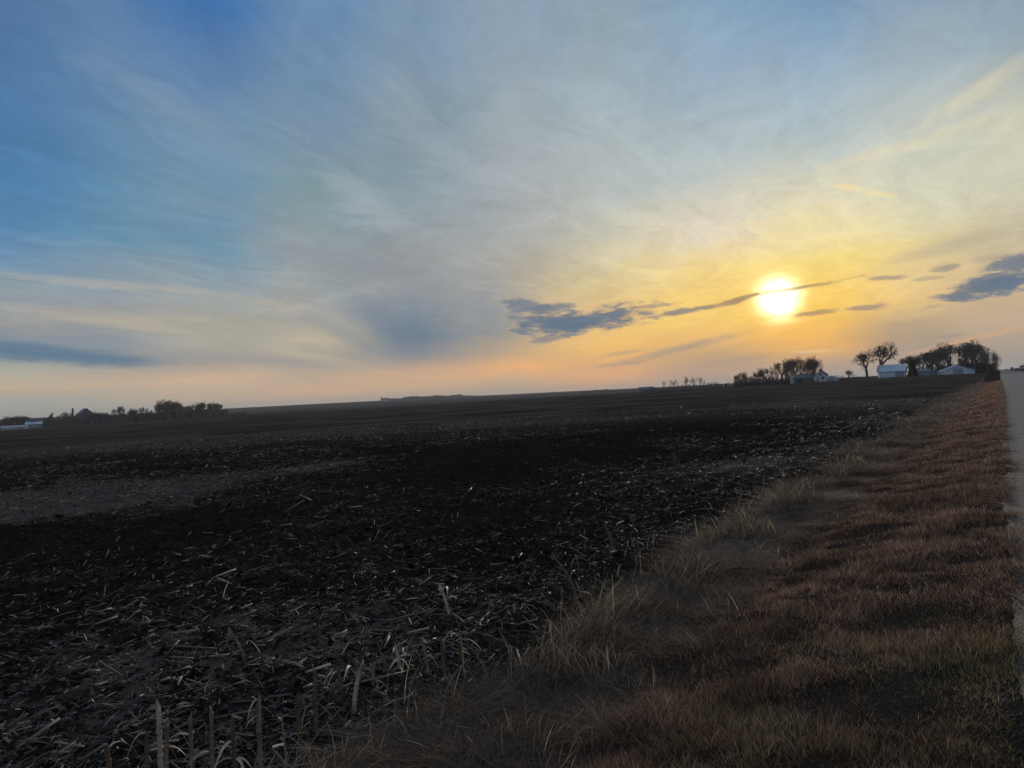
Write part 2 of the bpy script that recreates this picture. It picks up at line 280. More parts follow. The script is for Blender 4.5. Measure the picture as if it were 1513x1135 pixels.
def surf(x, y):
    """terrain plus the clods, furrows and tussocks modelled into the ground sheet"""
    z = terrain(x, y); u, v = uv(x, y); rr = np.hypot(x, y)
    isf = field_share(u, v)
    near = 1 - sstep(45, 75, rr)
    clod = np.abs(fbm(x * 3.1, y * 3.1, 4, 31, .6) - .5) * 2
    clod2 = fbm(x * 9, y * 9, 3, 33, .6)
    fur = np.sin(2 * pi * (v + .25 * fbm(u * .5, v * .5, 2, 5)) / .76)
    z = z + near * isf * (-.10 * clod + .055 * (clod2 - .5) + .022 * fur + .16 * (fbm(x * .9, y * .9, 3, 41) - .5))
    vg = (1 - isf) * sstep(.15, .5, v)
    z = z + near * vg * (.13 * (fbm(x * 1.1, y * 1.1, 3, 43) - .5) + .05 * (fbm(x * 3.5, y * 3.5, 2, 44) - .5))
    return z - .03 * (sstep(-7.2, -6.9, v) * (1 - sstep(-.35, .05, v)))   # sunk under the road sheet
def ground_z(x, y): return float(terrain(np.array([x], float), np.array([y], float))[0])
def at(az, r):
    """a spot on the land: compass bearing from the road's own origin (degrees) and distance (m)"""
    a = radians(az); x, y = r * sin(a), r * cos(a)
    return x, y, ground_z(x, y)

def residue_density(x, y):
    u, v = uv(x, y)
    r = np.hypot(x, y); a = np.degrees(np.arctan2(x, y))
    d = .33 + 1.6 * (fbm(x / 3.2 + 5, y / 3.2, 4, 21) - .5)
    # untilled, stubble-covered stretch to the left
    d = d + .75 * sstep(15, 18.5, r + 3 * (fbm(x / 4, y / 4, 3, 23) - .5)) * (1 - sstep(23, 32, r)) * sstep(-8, -17, a)
    d = d + .10 * sstep(36, 60, r)
    # freshly turned black band
    d = d - .55 * np.exp(-((v - 13.5 - .05 * u) / 3.2) ** 2) * sstep(0, 8, u) 
    d = d + .35 * np.exp(-((v - 5.2) / 1.3) ** 2) + .25 * np.exp(-(r / 7.0) ** 2)
    return np.clip(d, .03, 1.3)

def tag(o, label=None, cat=None, group=None, kind=None):
    if label: o['label'] = label
    if cat: o['category'] = cat
    if group: o['group'] = group
    if kind: o['kind'] = kind
    return o
def empty(name, loc, rz=0.0, **kw):
    o = bpy.data.objects.new(name, None); COL.objects.link(o)
    o.location = loc; o.rotation_euler = (0, 0, rz)
    return tag(o, **kw)
def np_mesh(name, V, F, mat, parent=None, attr=None, smooth=False, nper=3):
    V = np.ascontiguousarray(V, np.float32); F = np.ascontiguousarray(F, np.int32)
    me = bpy.data.meshes.new(name)
    me.vertices.add(len(V)); me.vertices.foreach_set('co', V.ravel())
    n = len(F)
    me.loops.add(n * nper); me.loops.foreach_set('vertex_index', F.ravel())
    me.polygons.add(n)
    me.polygons.foreach_set('loop_start', np.arange(n, dtype=np.int32) * nper)
    me.polygons.foreach_set('loop_total', np.full(n, nper, np.int32))
    if smooth: me.polygons.foreach_set('use_smooth', np.ones(n, bool))
    if attr is not None:
        at_ = me.attributes.new('tint', 'FLOAT_COLOR', 'POINT')
        A = np.ones((len(V), 4), np.float32); A[:, :attr.shape[1]] = attr
        at_.data.foreach_set('color', A.ravel())
    me.update(calc_edges=True)
    me.materials.append(mat)
    o = bpy.data.objects.new(name, me); COL.objects.link(o)
    if parent is not None: o.parent = parent
    return o

# ------------------------------------------------------------------ materials
def new_mat(name):
    m = bpy.data.materials.new(name); m.use_nodes = True
    nt = m.node_tree; g = G(nt)
    b = nt.nodes['Principled BSDF']
    return m, g, b
def simple_mat(name, col, rough=.8, var=.25, scale=3.0, metal=0.0, bump=.0):
    m, g, b = new_mat(name)
    tc = g.node('ShaderNodeTexCoord'); p = S(g, tc.outputs['Object'])
    n = g.noise(p, scale, 5, .6)
    c2 = tuple(min(1, c * (1 + var)) for c in col); c1 = tuple(c * (1 - var) for c in col)
    g.put(b.inputs['Base Color'], g.mix(g.smooth(.3, .7, n), c1, c2))
    b.inputs['Roughness'].default_value = rough
    b.inputs['Metallic'].default_value = metal
    b.inputs['Specular IOR Level'].default_value = .3
    return m

def ground_material():
    m, g, b = new_mat('ground')
    tc = g.node('ShaderNodeTexCoord'); p = S(g, tc.outputs['Object'])
    at_ = g.node('ShaderNodeAttribute', attribute_name='tint'); k = S(g, at_.outputs['Color'])
    ver, res, far = g.sep(k)
    n1 = g.noise(p, 9.0, 6, .65); n2 = g.noise(p, .55, 5, .6); n3 = g.noise(p, 2.6, 6, .75, .4)
    n4 = g.noise(p, 0.018, 5, .6, .8); nbig = g.noise(p, 0.0022, 4, .6, 1.0)
    soil = g.mix(g.smooth(.35, .7, n1), (.0105, .009, .0082), (.028, .0225, .019))
    soil = g.mix(g.smooth(.4, .75, n2) * .5, soil, (.028, .022, .019))
    straw = g.mix(n2, (.08, .068, .058), (.11, .094, .078))
    speck = g.smooth(.56, .70, n3 + (res - .5) * .16)
    field = g.mix(speck * g.lin(.2, 1.1, .08, .85, res), soil, straw)
    field = g.mix(g.smooth(.72, 1.1, res + (n3 - .5) * .5) * g.smooth(0.0, .05, 1.0 - S(g, at_.outputs['Alpha'])) * .8, field, g.mix(g.smooth(.35, .65, n1), (.05, .044, .038), (.115, .10, .086)))
    dist = 1.0 - S(g, at_.outputs['Alpha'])
    mid = g.mix(g.smooth(.35, .65, g.noise(p, .05, 6, .65, .6)), (.042, .034, .028), (.112, .088, .070))
    mid = g.mix(g.smooth(.4, .7, n3) * .5, mid, (.026, .024, .023))
    field = g.mix(g.smooth(.35, 1.0, dist) * .85, field, mid)
    # stubble fields further off
    ff = g.mix(g.smooth(.35, .65, n4), (.026, .024, .023), (.055, .048, .043))
    ff = g.mix(g.smooth(.45, .6, nbig) * .7, ff, (.060, .056, .052))
    field = g.mix(far, field, ff)
    turf = g.mix(g.smooth(.35, .65, n3), (.022, .017, .015), (.055, .040, .032))
    turf = g.mix(g.smooth(.5, .65, n2) * .5, turf, (.040, .038, .024))
    g.put(b.inputs['Base Color'], g.mix(ver, field, turf))
    b.inputs['Roughness'].default_value = 1.0
    b.inputs['Specular IOR Level'].default_value = 0.0
    bp = g.node('ShaderNodeBump'); bp.inputs['Distance'].default_value = .05
    g.put(bp.inputs['Strength'], S(g, at_.outputs['Alpha']) * .55)
    g.put(bp.inputs['Height'], n1 * .6 + n3)
    g.nt.links.new(bp.outputs[0], b.inputs['Normal'])
    return m

def build_ground():
    R = np.concatenate([[0.02], np.geomspace(.5, 2.0, 14)[:-1], 2.0 * 1.0062 ** np.arange(0, 520), 2.0 * 1.0062 ** 519 * 1.028 ** np.arange(1, 210)])
    R = R[R < 6500]
    A = np.radians(np.concatenate([np.arange(-180, -56, 4.0), np.arange(-56, -44, 1.0), np.arange(-44, 46, .18), np.arange(46, 60, 1.0), np.arange(60, 180, 4.0)]))
    nr, na = len(R), len(A)
    rr, aa = np.meshgrid(R, A, indexing='ij')
    x = rr * np.sin(aa); y = rr * np.cos(aa)
    z = surf(x, y)
    u, v = uv(x, y)
    isf = field_share(u, v)
    ver = np.where((v > -8) & (rr < 900), 1 - isf, 0.0)
    ver = np.where(v < 0, np.where((v > -8) & (rr < 900), 1.0, 0), ver)
    bare = np.exp(-((v + .02) / .28) ** 2)
    ver = ver * (1 - .35 * bare)
    res = residue_density(x, y)
    res = np.where((v < .4) & (v > -1), .15, res)
    uu = u + .12 * v
    far = np.clip(sstep(330, 372, uu + 25 * (fbm(v / 40, v * 0, 2, 77) - .5)), 0, 1)
    V = np.stack([x, y, z], -1).reshape(-1, 3)
    T = np.stack([ver, np.clip(res, 0, 1.2), far, 1 - sstep(12, 70, rr)], -1).reshape(-1, 4)
    i = np.arange(nr - 1)[:, None]; j = np.arange(na)[None, :]; j2 = (j + 1) % na
    F = np.stack([i * na + j, i * na + j2, (i + 1) * na + j2, (i + 1) * na + j], -1).reshape(-1, 4)[:, ::-1]
    o = np_mesh('ground', V, F, ground_material(), attr=T, smooth=True, nper=4)
    tag(o, 'dark ploughed field with a grassy verge and low hills beyond', 'ground', kind='structure')
build_ground()

def build_road():
    m, g, b = new_mat('road_chip_seal')
    tc = g.node('ShaderNodeTexCoord'); p = S(g, tc.outputs['Object'])
    n1 = g.noise(p, 55.0, 3, .7); n2 = g.noise(p, .9, 5, .6); n3 = g.noise(p, 6.0, 5, .65)
    vo = g.node('ShaderNodeTexVoronoi'); g.put(vo.inputs['Vector'], p); vo.inputs['Scale'].default_value = 70
    st = S(g, vo.outputs['Distance'])
    n6 = g.noise(p, 16.0, 4, .8)
    c = g.mix(g.smooth(.3, .7, n1 * .5 + n6 * .5), (.070, .076, .088), (.25, .265, .295))
    c = g.mix(g.smooth(.45, .7, n3) * .55, c, (.09, .088, .088))
    c = g.mix(g.smooth(.42, .62, g.noise(p, 2.6, 8, .85)) * .55, c, (.10, .10, .105))
    c = g.mix(g.smooth(.5, .75, n2) * .3, c, (.20, .20, .205))
    ra = g.node('ShaderNodeAttribute', attribute_name='tint'); rd = g.sep(S(g, ra.outputs['Color']))[0]
    n5 = g.noise(p, 3.5, 7, .72)
    c = g.mix(g.smooth(.02, .42, rd + (n5 - .5) * .9), (.040, .037, .035), c)
    g.put(b.inputs['Base Color'], c)
    b.inputs['Roughness'].default_value = .75
    b.inputs['Specular IOR Level'].default_value = .15
    bp = g.node('ShaderNodeBump'); bp.inputs['Strength'].default_value = .8; bp.inputs['Distance'].default_value = .02
    g.put(bp.inputs['Height'], st + n3 * .5)
    g.nt.links.new(bp.outputs[0], b.inputs['Normal'])
    u = np.concatenate([np.arange(-30, -1, 1.0), np.arange(-1, 14, .05), np.geomspace(14, 1500, 500)])
    rows = np.array([0, .04, .15, .3, .6, 1.2, 3.4, 5.6, 7.0])
    U, Rw = np.meshgrid(u, rows, indexing='ij')
    el = road_v(U) + .05 * (fbm(U * 9, U * 0, 3, 62) - .5) * (1 - sstep(20, 60, U))
    v = el - Rw * (6.9 + el) / 7.0
    x, y = xy(U, v)
    z = np.maximum(terrain(x, y), terrain(*xy(U, np.full_like(U, -3.)))) + .012 + .05 * (1 - ((v + 3.5) / 3.5) ** 2)
    z = np.where(Rw == 0, z - .05, z)
    V = np.stack([x, y, z], -1).reshape(-1, 3)
    nu, nr = U.shape
    i = np.arange(nu - 1)[:, None]; j = np.arange(nr - 1)[None, :]
    F = np.stack([i * nr + j, i * nr + j + 1, (i + 1) * nr + j + 1, (i + 1) * nr + j], -1).reshape(-1, 4)[:, ::-1]
    E_ = np.stack([Rw, Rw * 0, Rw * 0], -1).reshape(-1, 3)
    o = np_mesh('road', V, F, m, attr=E_, smooth=True, nper=4)
    tag(o, 'grey gravel-chip road running to the horizon at the right', 'road', kind='structure')
build_road()

# ------------------------------------------------------------------ blades, straws, flakes
def tint_mat(name, rough=.7, spec=.2, trans=.0):
    m, g, b = new_mat(name)
    a = g.node('ShaderNodeAttribute', attribute_name='tint')
    g.nt.links.new(a.outputs['Color'], b.inputs['Base Color'])
    b.inputs['Roughness'].default_value = rough
    b.inputs['Specular IOR Level'].default_value = spec
    if trans > 0:
        t = g.node('ShaderNodeBsdfTranslucent'); g.nt.links.new(a.outputs['Color'], t.inputs['Color'])
        mx = g.node('ShaderNodeMixShader'); mx.inputs[0].default_value = trans
        g.nt.links.new(b.outputs[0], mx.inputs[1]); g.nt.links.new(t.outputs[0], mx.inputs[2])
        g.nt.links.new(mx.outputs[0], g.nt.nodes['Material Output'].inputs['Surface'])
    return m

def blades(name, x, y, h, w, lean, head, bend, col, mat, rows=3, base=None, roll=None):
    """curved tapering strips; lean = horizontal throw at the tip, head = its direction"""
    n = len(x)
    z = surf(x, y) if base is None else base
    f = (head + pi / 2) if roll is None else roll
    fx, fy = np.cos(f) * w / 2, np.sin(f) * w / 2
    ts = np.linspace(0, 1, rows + 1)
    V = []
    for k, t in enumerate(ts):
        cx = x + np.cos(head) * lean * t ** bend; cy = y + np.sin(head) * lean * t ** bend
        cz = z - .015 + h * t
        if k < rows:
            s = 1 - .55 * t
            V.append(np.stack([cx - fx * s, cy - fy * s, cz], -1)); V.append(np.stack([cx + fx * s, cy + fy * s, cz], -1))
        else: V.append(np.stack([cx, cy, cz], -1))
    nv = 2 * rows + 1
    V = np.stack(V, 1).reshape(-1, 3)
    T = []
    for k in range(rows - 1):
        a = 2 * k; T += [(a, a + 1, a + 3), (a, a + 3, a + 2)]
    a = 2 * (rows - 1); T += [(a, a + 1, a + 2)]
    F = (np.arange(n)[:, None, None] * nv + np.array(T)[None]).reshape(-1, 3)
    C = np.repeat(col, nv, 0)
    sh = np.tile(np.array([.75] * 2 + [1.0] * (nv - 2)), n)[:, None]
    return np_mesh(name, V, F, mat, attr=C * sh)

def scatter(n, rmin, rmax, a0, a1, pw=2.0):
    """points in a wedge, density falling with distance"""
    t = RNG.random(n)
    r = rmin * (rmax / rmin) ** t if pw == 2 else (rmin ** .8 + t * (rmax ** .8 - rmin ** .8)) ** 1.25
    a = np.radians(RNG.uniform(a0, a1, n))
    return r * np.sin(a), r * np.cos(a), r

def pick(cols, n, w=None):
    c = np.array(cols); i = RNG.choice(len(c), n, p=w)
    return c[i] * np.exp(RNG.normal(-.1, .42, (n, 1)))

GRASS = tint_mat('dry_grass', .8, .1, .35)
def verge_points(n, umin, umax, vmin, vmax):
    t = RNG.random(n)
    u = umin * (umax / umin) ** t
    v = vmin + (vmax - vmin) * RNG.random(n)
    return u, v
def verge_grass():
    # short mown turf by the road
    n = 520000
    u, v = verge_points(n, 1.6, 150, -.75, 3.9)
    x, y = xy(u, v); a = np.degrees(np.arctan2(x, y))
    ev = edge_v(u)
    dn = fbm(x * 2.2, y * 2.2, 3, 71); big = fbm(x * .45 + 4, y * .45, 3, 73)
    lim = road_v(u) - .02 - .24 * RNG.random(n) ** 3 + .16 * (fbm(x * 7, y * 7, 2, 72) - .5)
    keep = (v > lim) & (v < ev) & (a < 50) & (a > -48) & (dn > .14 + .16 * np.exp(-((v - road_v(u)) / .12) ** 2))
    u, v, x, y, dn, big, ev = [q[keep] for q in (u, v, x, y, dn, big, ev)]
    n = len(u)
    lod = np.clip(u / 6, 1, 12)
    long_ = sstep(1.9, 2.9, v + 1.4 * (big - .5))
    h = (.030 + .042 * RNG.random(n)) * (1 - long_) + (.08 + .15 * RNG.random(n)) * long_
    h = h * (.55 + 1.1 * sstep(.25, .75, dn)) * (1 + .12 * (lod - 1)) 
    lean = h * RNG.uniform(.3, 1.4, n) * (1 + 1.4 * long_)
    h = h * (1 - .45 * long_)
    head = np.where(RNG.random(n) < .45, 2 * pi * 1.6 * fbm(x * 2.4, y * 2.4, 2, 91) + RNG.normal(0, .9, n), RNG.uniform(0, 2 * pi, n))
    w = (.0032 + .0030 * RNG.random(n)) * lod
    red = pick([(.185, .104, .074), (.14, .085, .064), (.22, .158, .115), (.10, .068, .052), (.15, .102, .074), (.115, .092, .055)], n)
    green = pick([(.10, .10, .035), (.13, .12, .05), (.075, .085, .03), (.17, .12, .06)], n)
    grey = pick([(.16, .13, .105), (.13, .105, .085), (.20, .16, .125), (.10, .08, .07)], n)
    gm = np.clip(sstep(7.0, 2.5, u + 5 * (fbm(x * 1.1 + 9, y * 1.1, 3, 75) - .5)) * sstep(2.3, .3, v + 1.2 * (big - .5)) * .8, 0, 1)
    col = red * (1 - gm[:, None]) + green * gm[:, None]
    col = col * (1 - .85 * long_[:, None]) + grey * .85 * long_[:, None]
    dark = sstep(.56, .40, fbm(x * .55, y * .9, 3, 79))
    col = col * (1 - .45 * dark[:, None] * long_[:, None]) * 1.9 * (.30 + 1.4 * fbm(x * 1.5, y * 1.5, 4, 95, .75) ** 1.3 + .30 * sstep(8, 50, u))[:, None]
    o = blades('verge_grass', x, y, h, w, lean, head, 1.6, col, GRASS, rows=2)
    tag(o, 'short reddish-brown and olive dry grass on the roadside verge', 'grass', kind='stuff')
    # long matted and upright dead grass along the field edge
    n = 130000
    u, v = verge_points(n, 1.5, 170, 2.0, 4.6)
    x, y = xy(u, v); ev = edge_v(u)
    dn = fbm(x * 1.6, y * 1.6, 3, 81)
    band = np.exp(-((v - ev + .22) / .34) ** 2)
    keep = (RNG.random(n) < (.16 + 1.0 * band) * sstep(.32, .55, dn) * 1.3) & (v < ev + .38 * RNG.random(n) ** 2 + .02)
    u, v, x, y, band, dn = [q[keep] for q in (u, v, x, y, band, dn)]
    n = len(u); lod = np.clip(u / 5, 1, 10)
    h = (.06 + .22 * RNG.random(n) ** 2.2) * (.7 + .6 * band) * (.45 + .95 * sstep(.36, .74, dn))
    lean = h * RNG.uniform(.2, 1.5, n); h = h * .85
    head = np.where(RNG.random(n) < .7, 2 * pi * 1.6 * fbm(x * 1.7, y * 1.7, 2, 92) + RNG.normal(0, .6, n), RNG.uniform(0, 2 * pi, n))
    w = (.0038 + .0042 * RNG.random(n)) * lod ** .8
    col = pick([(.31, .245, .165), (.22, .17, .12), (.50, .40, .27), (.12, .095, .07), (.21, .145, .10)], n)
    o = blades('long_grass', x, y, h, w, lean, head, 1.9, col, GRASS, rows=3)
    tag(o, 'long bleached dead grass matted along the edge of the field', 'grass', kind='stuff')
    # sparse weeds with pale curled stems
    n = 2600
    u, v = verge_points(n, 2.2, 80, 2.9, 5.6)
    x, y = xy(u, v); ev = edge_v(u)
    keep = RNG.random(n) < np.exp(-((v - ev - .1) / .45) ** 2)
    u, v, x, y = [q[keep] for q in (u, v, x, y)]
    n = len(u)
    h = RNG.uniform(.06, .36, n) ** 1.0; curl = RNG.random(n) < .35
    w = np.where(curl, RNG.uniform(.010, .020, n), .0035 + .004 * RNG.random(n)) * np.clip(u / 8, 1, 3); h = np.where(curl, h * .6, h)
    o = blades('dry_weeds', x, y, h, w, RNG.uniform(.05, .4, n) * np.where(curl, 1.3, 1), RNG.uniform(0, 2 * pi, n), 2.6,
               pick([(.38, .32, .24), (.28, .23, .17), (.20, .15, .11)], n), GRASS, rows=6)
    tag(o, 'thin pale weed stems rising from the field edge', 'weeds', kind='stuff')
verge_grass()

STRAW = tint_mat('corn_residue', .55, .3, .15)
def residue():
    # flat torn leaves and husks
    def flakes(n, rmin, rmax, sc, pw):
        x, y, r = scatter(n, rmin, rmax, -46, 44, pw)
        u, v = uv(x, y)
        keep = (v > edge_v(u) - .1) & (RNG.random(n) < residue_density(x, y) * sc)
        return x[keep], y[keep], r[keep]
    parts = [flakes(150000, 1.8, 40, 1.15, 2), flakes(120000, 13, 80, .95, 1)]
    x = np.concatenate([p[0] for p in parts]); y = np.concatenate([p[1] for p in parts]); r = np.concatenate([p[2] for p in parts])
    n = len(x)
    lod = np.clip(r / 16, 1, 3.0)
    L = RNG.gamma(2.2, .026, n).clip(.02, .28) * lod; W = (.003 + .011 * RNG.random(n) ** 1.6) * lod
    th = np.where(RNG.random(n) < .5, RNG.normal(pi / 2 - ROAD_AZ - .5, .8, n), RNG.uniform(0, 2 * pi, n))
    tilt = RNG.normal(.12, .28, n).clip(-.5, 1.2)
    roll = RNG.normal(0, .5, n); cur = RNG.normal(0, .25, n)
    K = 4
    ts = np.linspace(-.5, .5, K)
    lift = np.abs(np.sin(tilt)) * L / 2
    z0 = surf(x, y) + .012 + lift + .02 * RNG.random(n)
    cx, cy = np.cos(th), np.sin(th)
    V = []
    for t in ts:
        px = x + cx * L * t * np.cos(tilt) - cy * L * cur * (t * t - .1)
        py = y + cy * L * t * np.cos(tilt) + cx * L * cur * (t * t - .1)
        pz = z0 + L * t * np.sin(tilt) - np.abs(cur) * L * t * t * .6
        s = W * (1 - 1.3 * abs(t) ** 2 * 2) / 2
        V.append(np.stack([px + cy * s * np.cos(roll), py - cx * s * np.cos(roll), pz + s * np.sin(roll)], -1))
        V.append(np.stack([px - cy * s * np.cos(roll), py + cx * s * np.cos(roll), pz - s * np.sin(roll)], -1))
    V = np.stack(V, 1).reshape(-1, 3)
    q = np.array([(2 * k, 2 * k + 1, 2 * k + 3, 2 * k + 2) for k in range(K - 1)])
    F = (np.arange(n)[:, None, None] * (2 * K) + q[None]).reshape(-1, 4)
    col = pick([(.14, .12, .098), (.09, .077, .064), (.24, .205, .165), (.055, .046, .038), (.58, .48, .36)], n, [.3, .27, .16, .22, .05])
    o = np_mesh('corn_residue', V, F, STRAW, attr=np.repeat(col, 2 * K, 0), nper=4)
    tag(o, 'torn corn leaves and husks scattered over the black soil', 'crop residue', kind='stuff')
    # broken pieces of stalk
    n = 9000
    x, y, r = scatter(n, 2.0, 60, -45, 42)
    u, v = uv(x, y)
    keep = (v > edge_v(u)) & (RNG.random(n) < residue_density(x, y) * .55)
    x, y, r = x[keep], y[keep], r[keep]; n = len(x)
    L = RNG.gamma(2.5, .05, n).clip(.05, .42); Rr = RNG.uniform(.0035, .010, n) * np.clip(r / 18, 1, 2.2)
    th = np.where(RNG.random(n) < .6, RNG.normal(pi / 2 - ROAD_AZ - .5, .5, n), RNG.uniform(0, 2 * pi, n))
    tilt = RNG.normal(0.08, .25, n)
    d = np.stack([np.cos(th) * np.cos(tilt), np.sin(th) * np.cos(tilt), np.sin(tilt)], -1)
    c = np.stack([x, y, surf(x, y) + .02 + Rr + np.abs(np.sin(tilt)) * L / 2], -1)
    s = np.stack([-np.sin(th), np.cos(th), 0 * th], -1); t = np.cross(d, s)
    V = []
    for e in (-.5, .5):
        for k in range(6):
            an = k * pi / 3
            V.append(c + d * (L * e)[:, None] + (s * cos(an) + t * sin(an)) * Rr[:, None])
    V = np.stack(V, 1).reshape(-1, 3)
    q = []
    for k in range(6):
        k2 = (k + 1) % 6; q += [(k, k2, k2 + 6), (k, k2 + 6, k + 6)]
    q += [(0, k + 1, k) for k in range(1, 5)] + [(6, 6 + k, 7 + k) for k in range(1, 5)]
    F = (np.arange(n)[:, None, None] * 12 + np.array(q)[None]).reshape(-1, 3)
    col = pick([(.17, .145, .12), (.30, .25, .19), (.11, .09, .075), (.07, .055, .045)], n)
    o = np_mesh('broken_stalks', V, F, STRAW, attr=np.repeat(col, 12, 0))
    tag(o, 'broken pieces of corn stalk lying on the ploughed soil', 'crop residue', kind='stuff')
residue()

def soil_clods():
    """loose dark crumbs along the road edge and clods on the field"""
    n = 34000
    x, y, r = scatter(n, 1.8, 70, -46, 42)
    u, v = uv(x, y)
    keep = (v > edge_v(u) + .1) & (RNG.random(n) < .9)
    x, y, r = x[keep], y[keep], r[keep]
    m = 9000
    u2 = 1.2 * (40 / 1.2) ** RNG.random(m); v2 = road_v(u2) + RNG.normal(-0.02, .14, m)
    x2, y2 = xy(u2, v2)
    sz = np.concatenate([RNG.gamma(1.6, .011, len(x)).clip(.008, .07) * np.clip(r / 24, 1, 1.5), RNG.gamma(1.5, .004, m).clip(.003, .02)])
    x = np.concatenate([x, x2]); y = np.concatenate([y, y2]); n = len(x)
    t = (1 + 5 ** .5) / 2
    O = np.array([(1, 0, 0), (-1, 0, 0), (0, 1, 0), (0, -1, 0), (0, 0, 1), (0, 0, -1), (.7, .7, .5), (-.7, .7, -.2), (.6, -.7, .3), (-.6, -.6, .6)])[:6]
    Fc = np.array([(0, 2, 4), (2, 1, 4), (1, 3, 4), (3, 0, 4), (2, 0, 5), (1, 2, 5), (3, 1, 5), (0, 3, 5)])
    jit = RNG.uniform(.55, 1.35, (n, 6, 1)) * O[None] + RNG.normal(0, .22, (n, 6, 3))
    jit[:, :, 2] *= .65
    roadside = np.arange(n) >= n - m
    V = jit * sz[:, None, None] + np.stack([x, y, surf(x, y) + sz * .25], -1)[:, None]
    F = (np.arange(n)[:, None, None] * 6 + Fc[None]).reshape(-1, 3)
    col = np.repeat(pick([(.016, .0135, .012), (.024, .0195, .017), (.010, .009, .008)], n), 6, 0)
    col[np.repeat(roadside, 6)] *= 4.0
    m_ = tint_mat('soil_clods', .95, .05)
    o = np_mesh('soil_clods', V.reshape(-1, 3), F, m_, attr=col)
    tag(o, 'crumbly black clods of turned earth across the field', 'soil', kind='stuff')
soil_clods()

# ------------------------------------------------------------------ bare trees
BARK = simple_mat('bark', (.13, .115, .105), .95, .3, 2.0)
BARK_WARM = simple_mat('warm_bark', (.17, .115, .085), .95, .3, 2.0)
NEEDLES = simple_mat('evergreen_needles', (.020, .028, .022), .95, .4, 4.0)
BRUSH = simple_mat('brush', (.085, .075, .070), .95, .35, 1.0)

def tubes(P0, P1, R0, R1, k=3):
    P0, P1 = np.array(P0), np.array(P1); R0, R1 = np.array(R0)[:, None], np.array(R1)[:, None]
    d = P1 - P0; L = np.linalg.norm(d, axis=1, keepdims=True); d = d / np.maximum(L, 1e-6)
    ref = np.where(np.abs(d[:, 2:3]) > .9, np.array([[1., 0, 0]]), np.array([[0, 0, 1.]]))
    s = np.cross(d, ref); s /= np.linalg.norm(s, axis=1, keepdims=True); t = np.cross(d, s)
    V = []
    for P, R in ((P0, R0), (P1, R1)):
        for i in range(k):
            a = 2 * pi * i / k; V.append(P + (s * cos(a) + t * sin(a)) * R)
    V = np.stack(V, 1).reshape(-1, 3)
    q = []
    for i in range(k):
        j = (i + 1) % k; q += [(i, j, j + k), (i, j + k, i + k)]
    F = (np.arange(len(P0))[:, None, None] * 2 * k + np.array(q)[None]).reshape(-1, 3)
    return V, F

def bare_tree(seed, H, style):
    """returns (trunk segments, crown segments) of a leafless tree H m tall"""
    rd = random.Random(seed)
    TR, CR = [], []
    S_ = dict(round=dict(fork=.17, spread=.62, n=(3, 4), up=.10, ln=.74, depth=6),
              upright=dict(fork=.14, spread=.30, n=(2, 4), up=.34, ln=.84, depth=6),
              slim=dict(fork=.42, spread=.50, n=(2, 3), up=.12, ln=.66, depth=6),
              brush=dict(fork=.03, spread=.55, n=(3, 5), up=.22, ln=.78, depth=5))[style]
    def rot(d, ang, phi):
        d = Vector(d); a = d.orthogonal().normalized()
        a.rotate(Matrix.Rotation(phi, 3, d)); r = d.copy(); r.rotate(Matrix.Rotation(ang, 3, a)); return r
    def grow(p, d, ln, rad, dep):
        segs = 3 if dep >= 3 else 2
        q = Vector(p); dd = Vector(d)
        bucket = TR if dep >= S_['depth'] - 1 else CR
        for i in range(segs):
            dd = (dd + Vector((rd.gauss(0, .12), rd.gauss(0, .12), rd.gauss(0, .06) + S_['up'] * .25))).normalized()
            q2 = q + dd * ln / segs
            r1 = rad * (1 - .25 * i / segs); r2 = rad * (1 - .25 * (i + 1) / segs)
            bucket.append((tuple(q), tuple(q2), r1, r2))
            q = q2
            if dep <= (4 if style == 'round' else S_['depth'] - 1 + (i > 0)) and rd.random() < (.75 if style == 'round' else .6):
                branch = rot(dd, rd.uniform(.5, 1.1), rd.uniform(0, 6.28))
                if dep > 0: grow(q, branch, ln * rd.uniform(.4, .65), rad * .5, dep - 2 if dep > 1 else 0)
        if dep <= 0: return
        n = rd.randint(*S_['n']); ph = rd.uniform(0, 6.28)
        for k in range(n):
            a = S_['spread'] * rd.uniform(.55, 1.25)
            nd = rot(dd, a, ph + 6.28 * k / n + rd.uniform(-.4, .4))
            nd = (nd + Vector((0, 0, S_['up']))).normalized()
            grow(q, nd, ln * S_['ln'] * rd.uniform(.75, 1.1), rad * .62, dep - 1)
    stems = 1 if style in ('round', 'slim') else (3 if style == 'upright' else 6)
    for s in range(stems):
        b = Vector((rd.uniform(-.008, .008) * H, rd.uniform(-.008, .008) * H, 0)) if stems > 1 else Vector((0, 0, 0))
        tilt = Vector((rd.gauss(0, .10 if stems == 1 else .28), rd.gauss(0, .10 if stems == 1 else .28), 1)).normalized()
        ln0 = H * S_['fork'] if S_['fork'] > .1 else H * .22
        grow(b, tilt, ln0, H * (.030 if stems == 1 else .014), S_['depth'] if style != 'brush' else 5)
    top = max(s[1][2] for s in TR + CR); k = H / top
    wid = 1.0
    sc = lambda L: [(tuple(c * k for c in a), tuple(c * k for c in b), max(r0 * k, .0065), max(r1 * k, .005)) for a, b, r0, r1 in L]
    return sc(TR), sc(CR)

